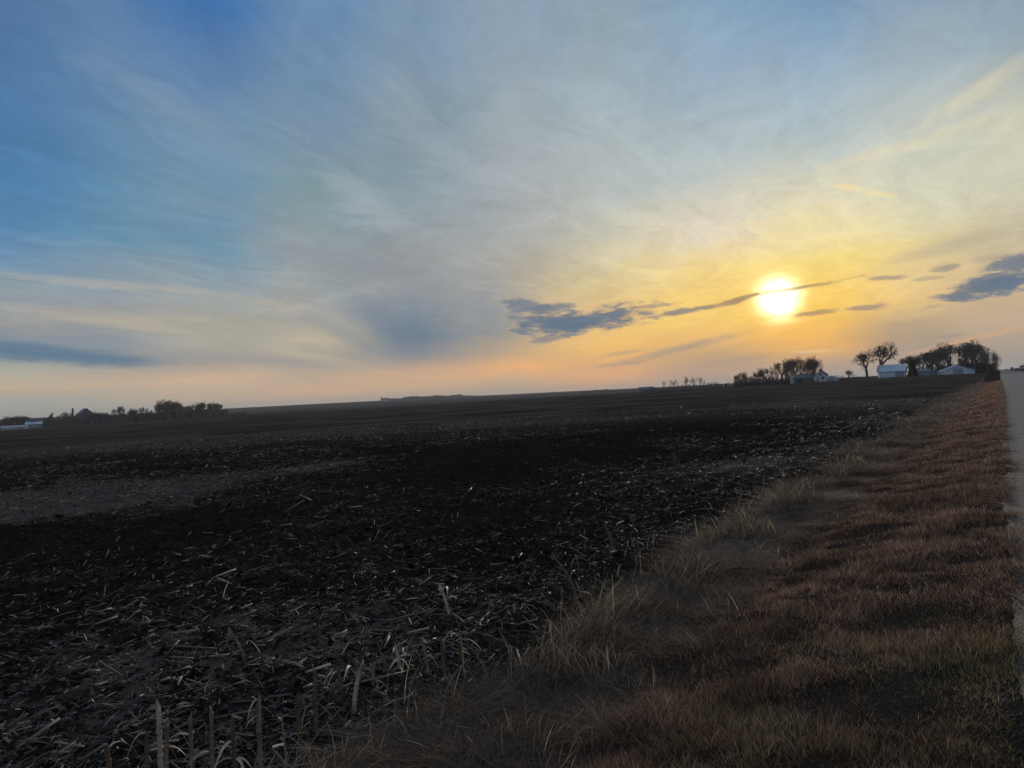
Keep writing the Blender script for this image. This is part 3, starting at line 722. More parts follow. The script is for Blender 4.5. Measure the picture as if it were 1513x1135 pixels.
PROTO = {}
def tree_data(style, i, mat, thick=1.0):
    key = (style, i, mat.name, thick)
    if key not in PROTO:
        H = 10.0
        TR, CR = bare_tree(100 + 17 * i + len(style), H, style)
        rd = random.Random(i)
        if len(CR) > 1700 and style != 'round': CR = rd.sample(CR, 1700)
        if len(CR) > 4300: CR = rd.sample(CR, 4300)
        d = []
        for nm, L, kk in (('trunk', TR, 5), ('crown', CR, 3)):
            V, F = tubes([a[0] for a in L], [a[1] for a in L], [a[2] * thick for a in L], [a[3] * thick for a in L], kk)
            o = np_mesh(nm, V, F, mat); d.append(o.data); bpy.data.objects.remove(o)
        PROTO[key] = d
    return PROTO[key]

ORD = ['leftmost', 'second', 'third', 'fourth', 'fifth', 'sixth', 'seventh', 'eighth', 'ninth', 'tenth', 'eleventh', 'twelfth', 'thirteenth',
       'fourteenth', 'fifteenth', 'sixteenth', 'seventeenth', 'eighteenth', 'nineteenth', 'twentieth'] + \
      [w if not q else t + '-' + q for t, w in (('twenty', ''), ('thirty', 'thirtieth'), ('forty', 'fortieth'), ('fifty', 'fiftieth'), ('sixty', 'sixtieth'), ('seventy', 'seventieth'), ('eighty', 'eightieth'))
       for q in ('', 'first', 'second', 'third', 'fourth', 'fifth', 'sixth', 'seventh', 'eighth', 'ninth') if w or q]

def plant_tree(az, r, h, style, i, label, group=None, wide=1.0, mat=None, name='bare_tree', cat='tree', rz=0.0):
    x, y, z = at(az, r)
    mat = mat or BARK
    t = empty(name, (x, y, z - .15), rz, label=label, cat=cat, group=group)
    s = h / 10.0
    for nm, me in zip(('trunk', 'crown'), tree_data(style, i, mat, (1.4 if style == 'round' else 2.6) if r > 500 else 1.0)):
        o = bpy.data.objects.new(nm, me); COL.objects.link(o); o.parent = t
        o.scale = (s * wide, s * wide, s)
    return t

def belt(rows, where, group, style_word, name='bare_tree', cat='tree', mat=None):
    rows = sorted(rows)
    rd = random.Random(len(rows))
    hs = [r[2] for r in rows]
    for k, (az, r, h, style, wide) in enumerate(rows):
        size = 'tall' if h > sorted(hs)[len(hs) * 2 // 3] else ('low' if h < sorted(hs)[len(hs) // 3] else 'mid-height')
        plc = 'leftmost' if k == 0 else ('rightmost' if k == len(rows) - 1 else ORD[k] + ' from left')
        plant_tree(az, r, h, style, rd.randrange(4), f'{size} {style_word}, {plc} in {where}', group, wide, mat, name, cat, rd.uniform(0, 6.28))

TREES = {'belts': [{'rows': [(-34.69, 690, 7.8, 'brush', 1.0), (-34.41, 700, 10.0, 'round', 1.0), (-34.09, 715, 11.4, 'round', 1.1), (-33.8, 700, 11.7, 'upright', 1), (-33.55, 720, 11.5, 'round', 1.1), (-33.22, 705, 10.3, 'round', 1.0), (-32.96, 700, 8.6, 'brush', 1.0)], 'where': 'the small far-left clump', 'group': 'trees of the far-left clump', 'word': 'round bare tree'}, {'rows': [(-32.59, 726, 6.9, 'upright', 0.75), (-32.36, 730, 8.5, 'slim', 0.75), (-32.1, 741, 9.6, 'round', 0.9), (-31.84, 737, 12.2, 'slim', 0.75), (-31.57, 718, 10.6, 'upright', 0.75), (-31.34, 712, 12.1, 'slim', 0.75), (-31.07, 727, 12.2, 'slim', 0.75), (-30.8, 717, 13.0, 'upright', 0.75), (-30.53, 707, 12.6, 'upright', 0.75), (-29.86, 733, 12.1, 'slim', 0.75), (-29.59, 724, 10.7, 'round', 0.9), (-29.27, 692, 11.1, 'round', 0.9), (-28.95, 696, 9.9, 'round', 0.9), (-28.63, 719, 10.0, 'upright', 0.75), (-28.3, 699, 12.4, 'slim', 0.75), (-27.98, 708, 14.6, 'slim', 0.75), (-27.65, 690, 14.1, 'slim', 0.75), (-27.36, 716, 13.3, 'upright', 0.75), (-27.03, 709, 11.8, 'round', 0.9), (-26.73, 664, 12.5, 'slim', 0.75), (-26.4, 670, 10.8, 'slim', 0.75), (-26.06, 696, 10.5, 'upright', 0.75), (-25.72, 675, 11.1, 'slim', 0.75), (-25.38, 680, 11.6, 'slim', 0.75), (-25.03, 677, 18.1, 'round', 0.9), (-24.6, 690, 17.6, 'round', 0.9), (-24.25, 676, 15.4, 'round', 0.9), (-23.95, 686, 10.3, 'upright', 0.75), (-23.6, 686, 13.0, 'round', 0.9), (-23.29, 668, 10.2, 'upright', 0.75), (-22.93, 666, 8.9, 'upright', 0.75), (-22.66, 678, 14.1, 'round', 0.9), (-22.35, 672, 14.3, 'round', 0.9), (-21.9, 652, 13.1, 'round', 0.9), (-21.58, 657, 12.0, 'round', 0.9), (-21.27, 629, 6.5, 'upright', 0.75), (-32.47, 714, 4.3, 'brush', 0.8), (-32.28, 712, 3.8, 'brush', 0.8), (-31.89, 709, 6.8, 'brush', 0.8), (-31.64, 707, 7.0, 'upright', 0.8), (-31.4, 705, 6.0, 'brush', 0.8), (-31.16, 703, 8.7, 'round', 0.8), (-30.92, 701, 6.7, 'round', 0.8), (-30.72, 699, 10.1, 'upright', 0.8), (-30.31, 695, 7.4, 'round', 0.8), (-29.69, 690, 8.7, 'upright', 0.8), (-29.35, 688, 6.9, 'round', 0.8), (-29.04, 685, 6.2, 'brush', 0.8), (-28.81, 683, 5.0, 'brush', 0.8), (-28.44, 680, 5.6, 'upright', 0.8), (-28.12, 677, 7.1, 'round', 0.8), (-27.82, 675, 9.7, 'upright', 0.8), (-27.41, 672, 10.2, 'round', 0.8), (-27.19, 670, 8.7, 'upright', 0.8), (-26.81, 667, 6.1, 'round', 0.8), (-26.65, 666, 8.7, 'upright', 0.8), (-26.3, 663, 6.8, 'brush', 0.8), (-25.92, 660, 5.2, 'round', 0.8), (-25.51, 657, 8.5, 'upright', 0.8), (-25.13, 654, 8.8, 'round', 0.8), (-24.9, 652, 13.9, 'round', 0.8), (-24.48, 649, 13.9, 'round', 0.8), (-24.02, 645, 11.7, 'brush', 0.8), (-23.84, 644, 5.3, 'upright', 0.8), (-23.45, 641, 9.3, 'round', 0.8), (-23.16, 639, 7.1, 'brush', 0.8), (-22.73, 636, 6.0, 'round', 0.8), (-22.4, 633, 9.0, 'upright', 0.8), (-22.18, 632, 9.0, 'upright', 0.8), (-21.8, 629, 8.5, 'upright', 0.8)], 'where': 'the long left tree belt', 'group': 'trees of the long left tree belt', 'word': 'bare tree'}, {'rows': [(11.58, 420, 6.1, 'slim', 0.8), (11.93, 420, 6.4, 'slim', 0.8), (12.33, 420, 5.1, 'slim', 0.8), (12.68, 420, 6.5, 'slim', 0.8), (13.08, 420, 7.9, 'slim', 0.8), (13.33, 420, 6.7, 'slim', 0.8), (13.68, 420, 6.2, 'slim', 0.8), (13.97, 420, 7.2, 'slim', 0.8), (14.27, 420, 7.1, 'slim', 0.8), (14.51, 420, 5.9, 'slim', 0.8), (14.86, 420, 3.9, 'slim', 0.8), (15.3, 420, 3.8, 'slim', 0.8), (15.64, 420, 3.0, 'slim', 0.8)], 'where': 'the thin see-through tree row', 'group': 'trees of the thin row', 'word': 'slender bare tree', 'mat': 'warm'}, {'rows': [(16.85, 359, 6.2, 'round', 0.8), (17.14, 356, 7.3, 'round', 0.8), (17.47, 369, 7.5, 'upright', 0.8), (17.9, 358, 5.9, 'brush', 0.8), (18.15, 381, 3.6, 'upright', 0.8), (18.33, 363, 7.1, 'round', 0.8), (18.58, 391, 6.7, 'slim', 0.8), (18.71, 356, 8.1, 'upright', 0.9), (18.86, 383, 6.2, 'upright', 0.8), (19.04, 373, 9.0, 'round', 0.9), (19.18, 378, 7.1, 'upright', 0.8), (19.36, 357, 9.7, 'upright', 0.8), (19.46, 397, 7.8, 'slim', 0.8), (19.69, 366, 10.5, 'upright', 0.8), (19.96, 382, 8.1, 'slim', 0.8), (20.01, 367, 12.3, 'round', 0.75), (20.25, 399, 10.8, 'slim', 0.8), (20.34, 363, 12.9, 'upright', 0.75), (20.47, 391, 13.1, 'upright', 0.8), (20.71, 356, 12.9, 'upright', 0.75), (20.84, 395, 13.5, 'slim', 0.8), (21.03, 382, 13.3, 'round', 0.75), (21.28, 390, 10.8, 'upright', 0.8), (21.39, 368, 13.3, 'upright', 0.75), (21.51, 382, 12.0, 'upright', 0.8), (21.76, 369, 12.9, 'upright', 0.75), (21.92, 391, 10.8, 'upright', 0.8), (22.12, 356, 12.3, 'round', 0.85), (22.38, 396, 11.7, 'upright', 0.8), (22.39, 364, 11.2, 'round', 0.8), (22.51, 396, 10.3, 'upright', 0.8), (22.79, 360, 4.0, 'round', 0.9)], 'where': 'the middle tree clump', 'group': 'trees of the middle clump', 'word': 'brown bare tree', 'mat': 'warm'}, {'rows': [(27.97, 373, 9.6, 'round', 0.8), (28.19, 418, 9.8, 'round', 0.8), (28.29, 384, 8.9, 'upright', 0.8), (28.51, 403, 8.6, 'slim', 0.8), (28.62, 384, 10.3, 'round', 0.8), (28.78, 404, 10.1, 'upright', 0.8), (28.9, 391, 10.4, 'upright', 0.8), (29.1, 398, 9.9, 'round', 0.8), (29.22, 394, 11.4, 'round', 0.9), (29.43, 409, 10.9, 'slim', 0.8), (29.58, 370, 12.3, 'round', 0.9), (29.67, 406, 12.0, 'slim', 0.8), (29.93, 376, 12.7, 'round', 0.9), (30.04, 400, 12.1, 'upright', 0.8), (30.25, 386, 12.0, 'upright', 0.8), (30.38, 401, 11.6, 'slim', 0.8), (30.52, 379, 13.2, 'upright', 0.8), (30.7, 412, 12.4, 'upright', 0.8), (30.83, 384, 15.0, 'round', 0.8), (30.97, 408, 14.5, 'slim', 0.8), (31.14, 378, 14.1, 'round', 0.8), (31.32, 403, 13.4, 'slim', 0.8), (31.44, 386, 15.2, 'upright', 0.8), (31.53, 407, 14.4, 'upright', 0.8), (31.71, 393, 16.0, 'round', 0.8), (31.84, 415, 14.2, 'slim', 0.8), (31.94, 369, 14.9, 'upright', 0.8), (32.12, 414, 13.9, 'round', 0.8), (32.16, 385, 12.8, 'upright', 0.8), (32.35, 399, 11.4, 'upright', 0.8), (32.39, 379, 10.4, 'upright', 0.8), (32.5, 409, 9.8, 'upright', 0.8), (32.61, 385, 12.6, 'upright', 0.6), (32.74, 405, 10.8, 'upright', 0.8), (32.76, 366, 10.8, 'upright', 0.8), (32.85, 413, 10.5, 'slim', 0.8), (32.98, 382, 11.5, 'upright', 0.8), (33.17, 415, 11.7, 'upright', 0.8), (33.13, 368, 9.6, 'upright', 0.8), (33.31, 398, 7.8, 'slim', 0.8)], 'where': 'the right tree clump behind the sheds', 'group': 'trees of the right clump', 'word': 'bare grey tree'}, {'rows': [(33.76, 600, 2.1, 'brush', 1), (34.05, 600, 3.0, 'round', 1), (34.34, 600, 2.3, 'brush', 1.1), (34.62, 600, 4.1, 'round', 1.6), (35.29, 600, 4.0, 'round', 1.2)], 'where': 'the far group right of the road', 'group': 'far trees right of the road', 'word': 'small bare tree'}, {'rows': [(23.67, 420, 3.5, 'brush', 1.2), (24.02, 420, 3.2, 'brush', 1.2), (24.81, 420, 3.1, 'brush', 1.2)], 'where': 'the row right of the farmhouse', 'group': 'low bushes by the farmyard', 'word': 'leafless bush', 'name': 'bush', 'cat': 'bush'}], 'single': [(26.51, 350, 15.5, 'round', 1, 0.8, 'tall lone bare tree with a rounded crown rising behind the pale blue metal shed'), (25.63, 345, 12.8, 'round', 2, 0.78, 'lone bare tree with a forked trunk standing just left of the tallest lone tree'), (24.46, 430, 5.7, 'round', 0, 1.1, 'small solitary bare tree on the rise between the farmhouse and the lone trees')], 'under': [{'spots': [(-32.72, -21.12, 760, 655, 8.5, 20000), (-21.58, -19.88, 655, 648, 3.2, 1300), (-34.71, -32.6, 700, 710, 7.5, 3800)], 'label': 'dark tangle of brush at the foot of the left tree belts'}, {'spots': [(16.7, 22.01, 352, 372, 4.2, 8500), (22.01, 25.3, 375, 400, 1.8, 2500)], 'label': 'brown brush at the foot of the middle tree clump'}, {'spots': [(28.42, 33.2, 385, 400, 5.0, 8000), (31.18, 33.2, 370, 385, 5.0, 4500), (25.3, 28.01, 380, 385, 1.2, 900)], 'label': 'dark brush filling the foot of the right tree clump'}, {'spots': [(10.48, 16.41, 430, 420, 3.6, 3000)], 'label': 'low thin brush under the slender tree row'}]}
for args in TREES['belts']:
    belt(args['rows'], args['where'], args['group'], args['word'], args.get('name', 'bare_tree'), args.get('cat', 'tree'), {'warm': BARK_WARM, 'brush': BRUSH}.get(args.get('mat'), BARK))
for (az, r, h, style, i, wide, label) in TREES['single']:
    plant_tree(az, r, h, style, i, label, None, wide, BARK, rz=az)

def cedar(az, r, h, label):
    x, y, z = at(az, r)
    t = empty('evergreen_tree', (x, y, z - .1), 0, label=label, cat='tree')
    V, F = tubes([(0, 0, 0)], [(0, 0, h * .9)], [.16], [.03], 6); np_mesh('trunk', V, F, BARK, t)
    n = 2600
    tt = RNG.random(n) ** 1.2; an = RNG.uniform(0, 2 * pi, n)
    prof = (1 - tt) ** .75 * h * .30 * (.75 + .45 * fbm(an * 1.5, tt * 9, 2, 5))
    rr = prof * np.sqrt(RNG.uniform(.15, 1, n))
    P0 = np.stack([rr * np.cos(an), rr * np.sin(an), .05 * h + tt * h * .95], -1)
    D = np.stack([np.cos(an), np.sin(an), RNG.normal(.35, .3, n)], -1) * RNG.uniform(.15, .45, (n, 1))
    V, F = tubes(P0, P0 + D, np.full(n, .075), np.full(n, .02), 3)
    np_mesh('crown', V, F, NEEDLES, t)
cedar(28.46, 352, 6.6, 'small dark evergreen tree close against the right end of the pale blue shed')

# far woods on the ridge, one mass
def far_wood(name, az0, az1, r, h, n, label, seed, prof=None):
    rg = np.random.default_rng(seed)
    a = np.radians(rg.uniform(az0, az1, n)); rr = r * rg.uniform(.97, 1.03, n)
    x, y = rr * np.sin(a), rr * np.cos(a); z = terrain(x, y)
    t = (np.degrees(a) - az0) / (az1 - az0)
    hh = h * (.45 + .75 * fbm(np.degrees(a) * 2.2, a * 0, 4, seed)) * np.sin(np.clip(t, .02, .98) * pi) ** .35
    P0 = np.stack([x, y, z - .5], -1); ts = rg.random(n)
    tilt = rg.normal(0, .18, (n, 2)) * hh[:, None]
    P0 = P0 + np.stack([0 * hh, 0 * hh, hh * ts * .6], -1)
    P1 = P0 + np.stack([tilt[:, 0], tilt[:, 1], hh * (1 - ts * .6) * rg.uniform(.5, 1, n)], -1)
    V, F = tubes(P0, P1, np.full(n, .30 * r / 2500), np.full(n, .07 * r / 2500), 3)
    o = np_mesh(name, V, F, BRUSH); tag(o, label, 'wood', kind='stuff')
far_wood('ridge_wood', -9.9, -2.6, 2450, 13, 7000, 'long dark wood along the far ridge left of centre', 1)
far_wood('horizon_wood', 5.1, 8.2, 1500, 8, 2600, 'thin dark wood on the horizon right of centre', 2)
far_wood('low_thicket', -17.2, -15.4, 900, 4, 900, 'low thicket on the far field at the end of the left tree belt', 3)
far_wood('roadside_thicket', 33.9, 38, 900, 6, 1600, 'far dark thicket on the horizon right of the road', 4)
# undergrowth at the feet of the tree belts
def undergrowth(name, spots, label, seed):
    rg = np.random.default_rng(seed)
    Ps, Qs, Rs = [], [], []
    for az0, az1, r0, r1, h, n in spots:
        t = rg.random(n); a = np.radians(az0 + (az1 - az0) * t); rr = (r0 + (r1 - r0) * t) + rg.normal(0, 4, n)
        x, y = rr * np.sin(a), rr * np.cos(a); z = terrain(x, y)
        hh = h * (.35 + .9 * fbm(np.degrees(a) * 1.7, rr * .05, 3, seed))
        b = rg.random(n) ** 1.5 * hh * .85
        P = np.stack([x, y, z + b - .1], -1)
        D = np.stack([rg.normal(0, .5, n), rg.normal(0, .5, n), rg.uniform(.1, .9, n)], -1) * (.3 + .35 * hh[:, None])
        Ps.append(P); Qs.append(P + D); Rs.append(np.full(n, .035 * rr.mean() / 400))
    P, Q, Rr = map(np.concatenate, (Ps, Qs, Rs))
    V, F = tubes(P, Q, Rr, Rr * .4, 3)
    tag(np_mesh(name, V, F, BRUSH), label, 'undergrowth', kind='stuff')
for k, u_ in enumerate(TREES['under']):
    undergrowth('undergrowth', u_['spots'], u_['label'], 20 + k)

# ------------------------------------------------------------------ farm buildings
def box_vf(x0, x1, y0, y1, z0, z1):
    V = [(x0, y0, z0), (x1, y0, z0), (x1, y1, z0), (x0, y1, z0), (x0, y0, z1), (x1, y0, z1), (x1, y1, z1), (x0, y1, z1)]
    F = [(0, 3, 2, 1), (4, 5, 6, 7), (0, 1, 5, 4), (1, 2, 6, 5), (2, 3, 7, 6), (3, 0, 4, 7)]
    return V, F
def mesh_obj(name, parts, mat, parent, smooth=False):
    V, F = [], []
    for v, f in parts:
        n = len(V); V += v; F += [tuple(i + n for i in q) for q in f]
    me = bpy.data.meshes.new(name); me.from_pydata(V, [], F); me.update(); me.materials.append(mat)
    o = bpy.data.objects.new(name, me); COL.objects.link(o)
    if parent is not None: o.parent = parent
    return o
def metal_mat(name, col):
    m, g, b = new_mat(name)
    tc = g.node('ShaderNodeTexCoord'); p = S(g, tc.outputs['Object']); x, y, z = g.sep(p)
    rib = g.m('SINE', (x + y) * 20.0)
    n = g.noise(p, .8, 5, .6)
    c = g.mix(g.smooth(.3, .7, n), tuple(c * .82 for c in col), col)
    g.put(b.inputs['Base Color'], g.mix(g.smooth(.4, 1, rib) * .35, c, tuple(c_ * .55 for c_ in col)))
    b.inputs['Roughness'].default_value = .55
    bp = g.node('ShaderNodeBump'); bp.inputs['Strength'].default_value = .5; bp.inputs['Distance'].default_value = .05
    g.put(bp.inputs['Height'], rib); g.nt.links.new(bp.outputs[0], b.inputs['Normal'])
    return m
M_BLUE = metal_mat('pale_blue_steel', (.58, .74, .88))
M_GREY = metal_mat('grey_steel', (.22, .26, .30))
M_WHITE = metal_mat('white_steel', (.42, .46, .50))
M_DARK = metal_mat('dark_steel', (.09, .12, .14))
M_WSIDE = simple_mat('white_siding', (.50, .53, .57), .7, .1, 1.0)
M_SHING = simple_mat('dark_shingles', (.05, .055, .065), .9, .3, 3.0)
M_DOOR = simple_mat('door_panel', (.26, .33, .40), .6, .15, 1.0)
M_GLASS = simple_mat('window_glass', (.03, .04, .05), .15, .1, 1.0)
M_WOODP = simple_mat('weathered_wood', (.24, .19, .14), .9, .3, 5.0)

def building(name, az, r, turn, W, D, wall_h, rise, wall_m, roof_m, label, cat, ridge='x', doors=(), windows=(), over=.3, dz=0, fascia=None):
    """W along the front, D deep; ridge 'x' runs along the front, 'y' away from it. Front faces local -y."""
    x, y, z = at(az, r)
    t = empty(name, (x, y, z - .1 + dz), -radians(az) + turn, label=label, cat=cat)
    hw, hd = W / 2, D / 2
    V = [(-hw, -hd, 0), (hw, -hd, 0), (hw, hd, 0), (-hw, hd, 0), (-hw, -hd, wall_h), (hw, -hd, wall_h), (hw, hd, wall_h), (-hw, hd, wall_h)]
    if ridge == 'x':
        V += [(-hw, 0, wall_h + rise), (hw, 0, wall_h + rise)]
        F = [(0, 1, 5, 4), (2, 3, 7, 6), (3, 0, 4, 8, 7), (1, 2, 6, 9, 5)]
    else:
        V += [(0, -hd, wall_h + rise), (0, hd, wall_h + rise)]
        F = [(0, 1, 5, 8, 4), (2, 3, 7, 9, 6), (3, 0, 4, 7), (1, 2, 6, 5)]
    mesh_obj('wall', [(V, F)], wall_m, t)
    th = .12
    run = hd if ridge == 'x' else hw
    sl = rise / run
    def plane(s):
        e = run + over; zb = wall_h - sl * over + .03; zt = wall_h + rise + .03
        L = (hw if ridge == 'x' else hd) + over
        q = [(-L, s * e, zb), (L, s * e, zb), (L, 0, zt), (-L, 0, zt)]
        q = q + [(a, b, c + th) for a, b, c in q]
        if ridge == 'y': q = [(b, a, c) for a, b, c in q]
        return q, [(0, 3, 2, 1), (4, 5, 6, 7), (0, 1, 5, 4), (1, 2, 6, 5), (2, 3, 7, 6), (3, 0, 4, 7)]
    rf = mesh_obj('roof', [plane(-1), plane(1)], roof_m, t)
    for (dx, dw, dh) in doors:
        d_ = mesh_obj('door', [box_vf(dx - dw / 2, dx + dw / 2, -hd - .06, -hd - .003, .05, dh)], M_SHING if wall_m is M_DARK else M_DOOR, t)
        mesh_obj('handle', [box_vf(dx + dw * .35, dx + dw * .4, -hd - .11, -hd - .062, 1.0, 1.25)], M_DARK, d_)
    for (wx, wz, ww, wh) in windows:
        f = mesh_obj('window', [box_vf(wx - ww / 2 - .1, wx + ww / 2 + .1, -hd - .05, -hd - .003, wz - wh / 2 - .1, wz + wh / 2 + .1)], M_WSIDE, t)
        mesh_obj('pane', [box_vf(wx - ww / 2, wx + ww / 2, -hd - .07, -hd - .052, wz - wh / 2, wz + wh / 2)], M_GLASS, f)
    return t

building('machine_shed', 27.16, 345, radians(6), 9.4, 8, 2.6, 2.6, M_BLUE, M_BLUE, 'pale blue metal shed with a tall sloping roof beside the two lone trees', 'shed',
         'x', doors=((2.5, 3.2, 2.2),))
building('low_shed', 29.35, 372, radians(-10), 6.5, 6, 2.0, .9, M_GREY, M_GREY, 'low grey shed between the blue shed and the wide gabled shed', 'shed', 'x', doors=((0, 2.2, 1.8),))
building('gabled_shed', 30.95, 360, radians(8), 11.6, 14, 1.5, 2.1, M_BLUE, M_BLUE, 'wide low pale blue shed with its gable end facing the field', 'shed', 'y', doors=((0, 3.6, 2.3),))
building('dark_shed', 21.45, 352, radians(5), 8.5, 7, 2.2, 1.6, M_DARK, M_DARK, 'dark teal shed at the right foot of the middle tree clump', 'shed', 'x', doors=((-1.5, 2.4, 2.0),))
house = building('farmhouse', 22.72, 350, radians(-8), 4.6, 7, 2.9, 1.9, M_WSIDE, M_SHING, 'small white farmhouse with a dark roof beside the dark teal shed', 'house', 'y',
         doors=((-1.2, .95, 2.05),), windows=((.9, 1.6, .9, 1.1), (0, 3.2, .8, .8)))
rf = [c for c in house.children if c.name.startswith('roof')][0]
mesh_obj('chimney', [box_vf(-.35, .25, -.4, .3, 4.2, 5.6)], M_SHING, rf)
building('garage', 23.42, 350, radians(-8), 4.2, 6, 1.3, 1.0, M_WSIDE, M_WSIDE, 'low white outbuilding just right of the white farmhouse', 'garage', 'y', doors=((0, 2.0, 1.2),))
building('field_shed', 10.25, 640, radians(10), 12, 8, 3.0, 1.6, M_DARK, M_DARK, 'dark isolated shed near the horizon left of the thin tree row', 'shed', 'x', doors=((0, 3, 2.4),))
building('old_barn', -30.05, 790, radians(12), 17, 14, 7.5, 7.5, M_DARK, M_DARK, 'tall dark peaked barn rising above the left tree belt', 'barn', 'y', doors=((0, 4, 3.6),), windows=((0, 9.5, 1.2, 1.2),))
building('long_white_shed', -34.0, 650, radians(-4), 16, 9, 1.6, 1.2, M_WHITE, M_WHITE, 'long low white-roofed shed at the far left edge of the field', 'shed', 'x', doors=((3, 3, 1.5),))
building('blue_roofed_shed', -32.95, 700, radians(-4), 11, 9, 3.2, 1.8, M_GREY, M_BLUE, 'grey-blue shed just behind the long low white-roofed shed', 'shed', 'x', doors=((0, 3, 2.3),))
building('small_white_shed', -30.5, 740, 0, 6, 5, 1.3, .8, M_WHITE, M_WHITE, 'small white-roofed shed below the tall dark peaked barn', 'shed', 'x', doors=((0, 2, 1.2),))
building('ridge_farmhouse', -9.75, 2250, 0, 22, 12, 5.0, 4.0, M_WSIDE, M_SHING, 'tiny pale farmhouse on the far ridge at the left end of its wood', 'house', 'x', doors=((2, 1.4, 2.4),), windows=((-5, 2.6, 1.6, 1.4),))

def silo(name, az, r, rad, h, mat, label, cone=.35):
    x, y, z = at(az, r)
    t = empty(name, (x, y, z - .1), 0, label=label, cat='silo')
    k = 20
    V = []; F = []
    for zz in (0, h):
        V += [(rad * cos(2 * pi * i / k), rad * sin(2 * pi * i / k), zz) for i in range(k)]
    F = [(i, (i + 1) % k, (i + 1) % k + k, i + k) for i in range(k)]
    mesh_obj('wall', [(V, F)], mat, t)
    V = [(rad * 1.05 * cos(2 * pi * i / k), rad * 1.05 * sin(2 * pi * i / k), h + .01) for i in range(k)] + \
        [(rad * .55 * cos(2 * pi * i / k), rad * .55 * sin(2 * pi * i / k), h + rad * cone * 1.6) for i in range(k)] + [(0, 0, h + rad * cone * 2.2)]
    F = [(i, (i + 1) % k, (i + 1) % k + k, i + k) for i in range(k)] + [(i + k, (i + 1) % k + k, 2 * k) for i in range(k)]
    mesh_obj('roof', [(V, F)], mat, t)
silo('grain_silo', -30.75, 800, .9, 15.5, M_DARK, 'slim dark silo standing left of the tall peaked barn')
silo('grain_bin', 20.75, 349, 1.0, 2.9, M_WHITE, 'short pale grain bin at the left end of the dark teal shed')
silo('ridge_silo', -10.05, 2240, 2.0, 12, M_GREY, 'tiny grain tower on the far ridge beside the pale farmhouse')

def post(az, r, h, w, label, mat, cat='post', name='marker_post', arm=False):
    x, y, z = at(az, r)
    t = empty(name, (x, y, z - .1), .3, label=label, cat=cat)
    V, F = tubes([(0, 0, 0), (0, 0, h * .55)], [(0, 0, h * .55), (.02 * h, 0, h)], [w, w * .93], [w * .93, w * .8], 8)
    np_mesh('shaft', V, F, mat, t)
    mesh_obj('cap', [box_vf(-w * 1.2 + .02 * h, w * 1.2 + .02 * h, -w * 1.2, w * 1.2, h - .02, h + .08)], M_WHITE if arm else mat, t)
post(32.45, 118, 1.15, .10, 'short pale wooden post where the verge meets the field far up the road', M_WOODP)
post(16.1, 352, 2.0, .16, 'dark wooden post at the right end of the thin tree row', M_SHING)
post(15.95, 352, 1.8, .16, 'pale post just left of the dark post by the thin tree row', M_WSIDE)

# ------------------------------------------------------------------ standing corn stubs in the last row by the verge
def stub_mesh(h, r, rd, lean):
    k = 8; rings = [0, .06, .12, .3, .33, .36, .6, .63, .66, .9, 1.0]
    rad = [1.1, 1.35, 1.05, .95, 1.2, .95, .88, 1.1, .88, .84, .86]
    V = []
    for t, q in zip(rings, rad):
        for i in range(k):
            a = 2 * pi * i / k
            top = (.03 * math.cos(a + h * 40) + rd.uniform(-.035, .02)) if t == 1.0 else 0
            V.append((lean[0] * t * t * h + cos(a) * r * q * 1.12, lean[1] * t * t * h + sin(a) * r * q * .9, -.05 + (h + .05) * t + top))
    F = []
    for j in range(len(rings) - 1):
        for i in range(k): F.append((j * k + i, j * k + (i + 1) % k, (j + 1) * k + (i + 1) % k, (j + 1) * k + i))
    F.append(tuple((len(rings) - 1) * k + i for i in range(k)))
    return V, F
def leaf_mesh(z0, L, w, ang, droop, rd, curl=0.):
    V, F = [], []; n = 7
    for i in range(n):
        t = i / (n - 1)
        x = cos(ang) * L * t * .75 ; y = sin(ang) * L * t * .75
        z = z0 + L * (.45 * t - droop * t * t)
        s = w * (1 - t) ** .6 * (.6 + .4 * min(1, 5 * t)) / 2 + .0008
        a2 = ang + pi / 2 + curl * t
        zz = s * math.sin(curl * t * 2) 
        V += [(x - cos(a2) * s, y - sin(a2) * s, z - zz), (x, y, z - s * .4), (x + cos(a2) * s, y + sin(a2) * s, z + zz)]
    for i in range(n - 1):
        for c in (0, 1): F.append((3 * i + c, 3 * i + c + 1, 3 * i + c + 4, 3 * i + c + 3))
    return V, F
def stalk_mat(name, c1, c2, c3):
    m, g, b = new_mat(name)
    tc = g.node('ShaderNodeTexCoord'); p = S(g, tc.outputs['Object']); x, y, z = g.sep(p)
    n = g.noise(g.vec(x * 60.0, y * 60.0, z * 6.0), 1.0, 4, .6); n2 = g.noise(p, 9.0, 4, .6)
    c = g.mix(g.smooth(.35, .65, n), c1, c2)
    g.put(b.inputs['Base Color'], g.mix(g.smooth(.5, .68, n2), c, c3))
    b.inputs['Roughness'].default_value = .5; b.inputs['Specular IOR Level'].default_value = .35
    return m
STALK = [stalk_mat('tan_stalk', (.15, .115, .08), (.28, .22, .155), (.09, .055, .04)), stalk_mat('brown_stalk', (.10, .068, .05), (.17, .115, .08), (.055, .036, .03)),
         stalk_mat('bleached_stalk', (.34, .30, .25), (.52, .46, .38), (.22, .17, .12))]
LEAFM = tint_mat('stub_leaf', .6, .3, .3)
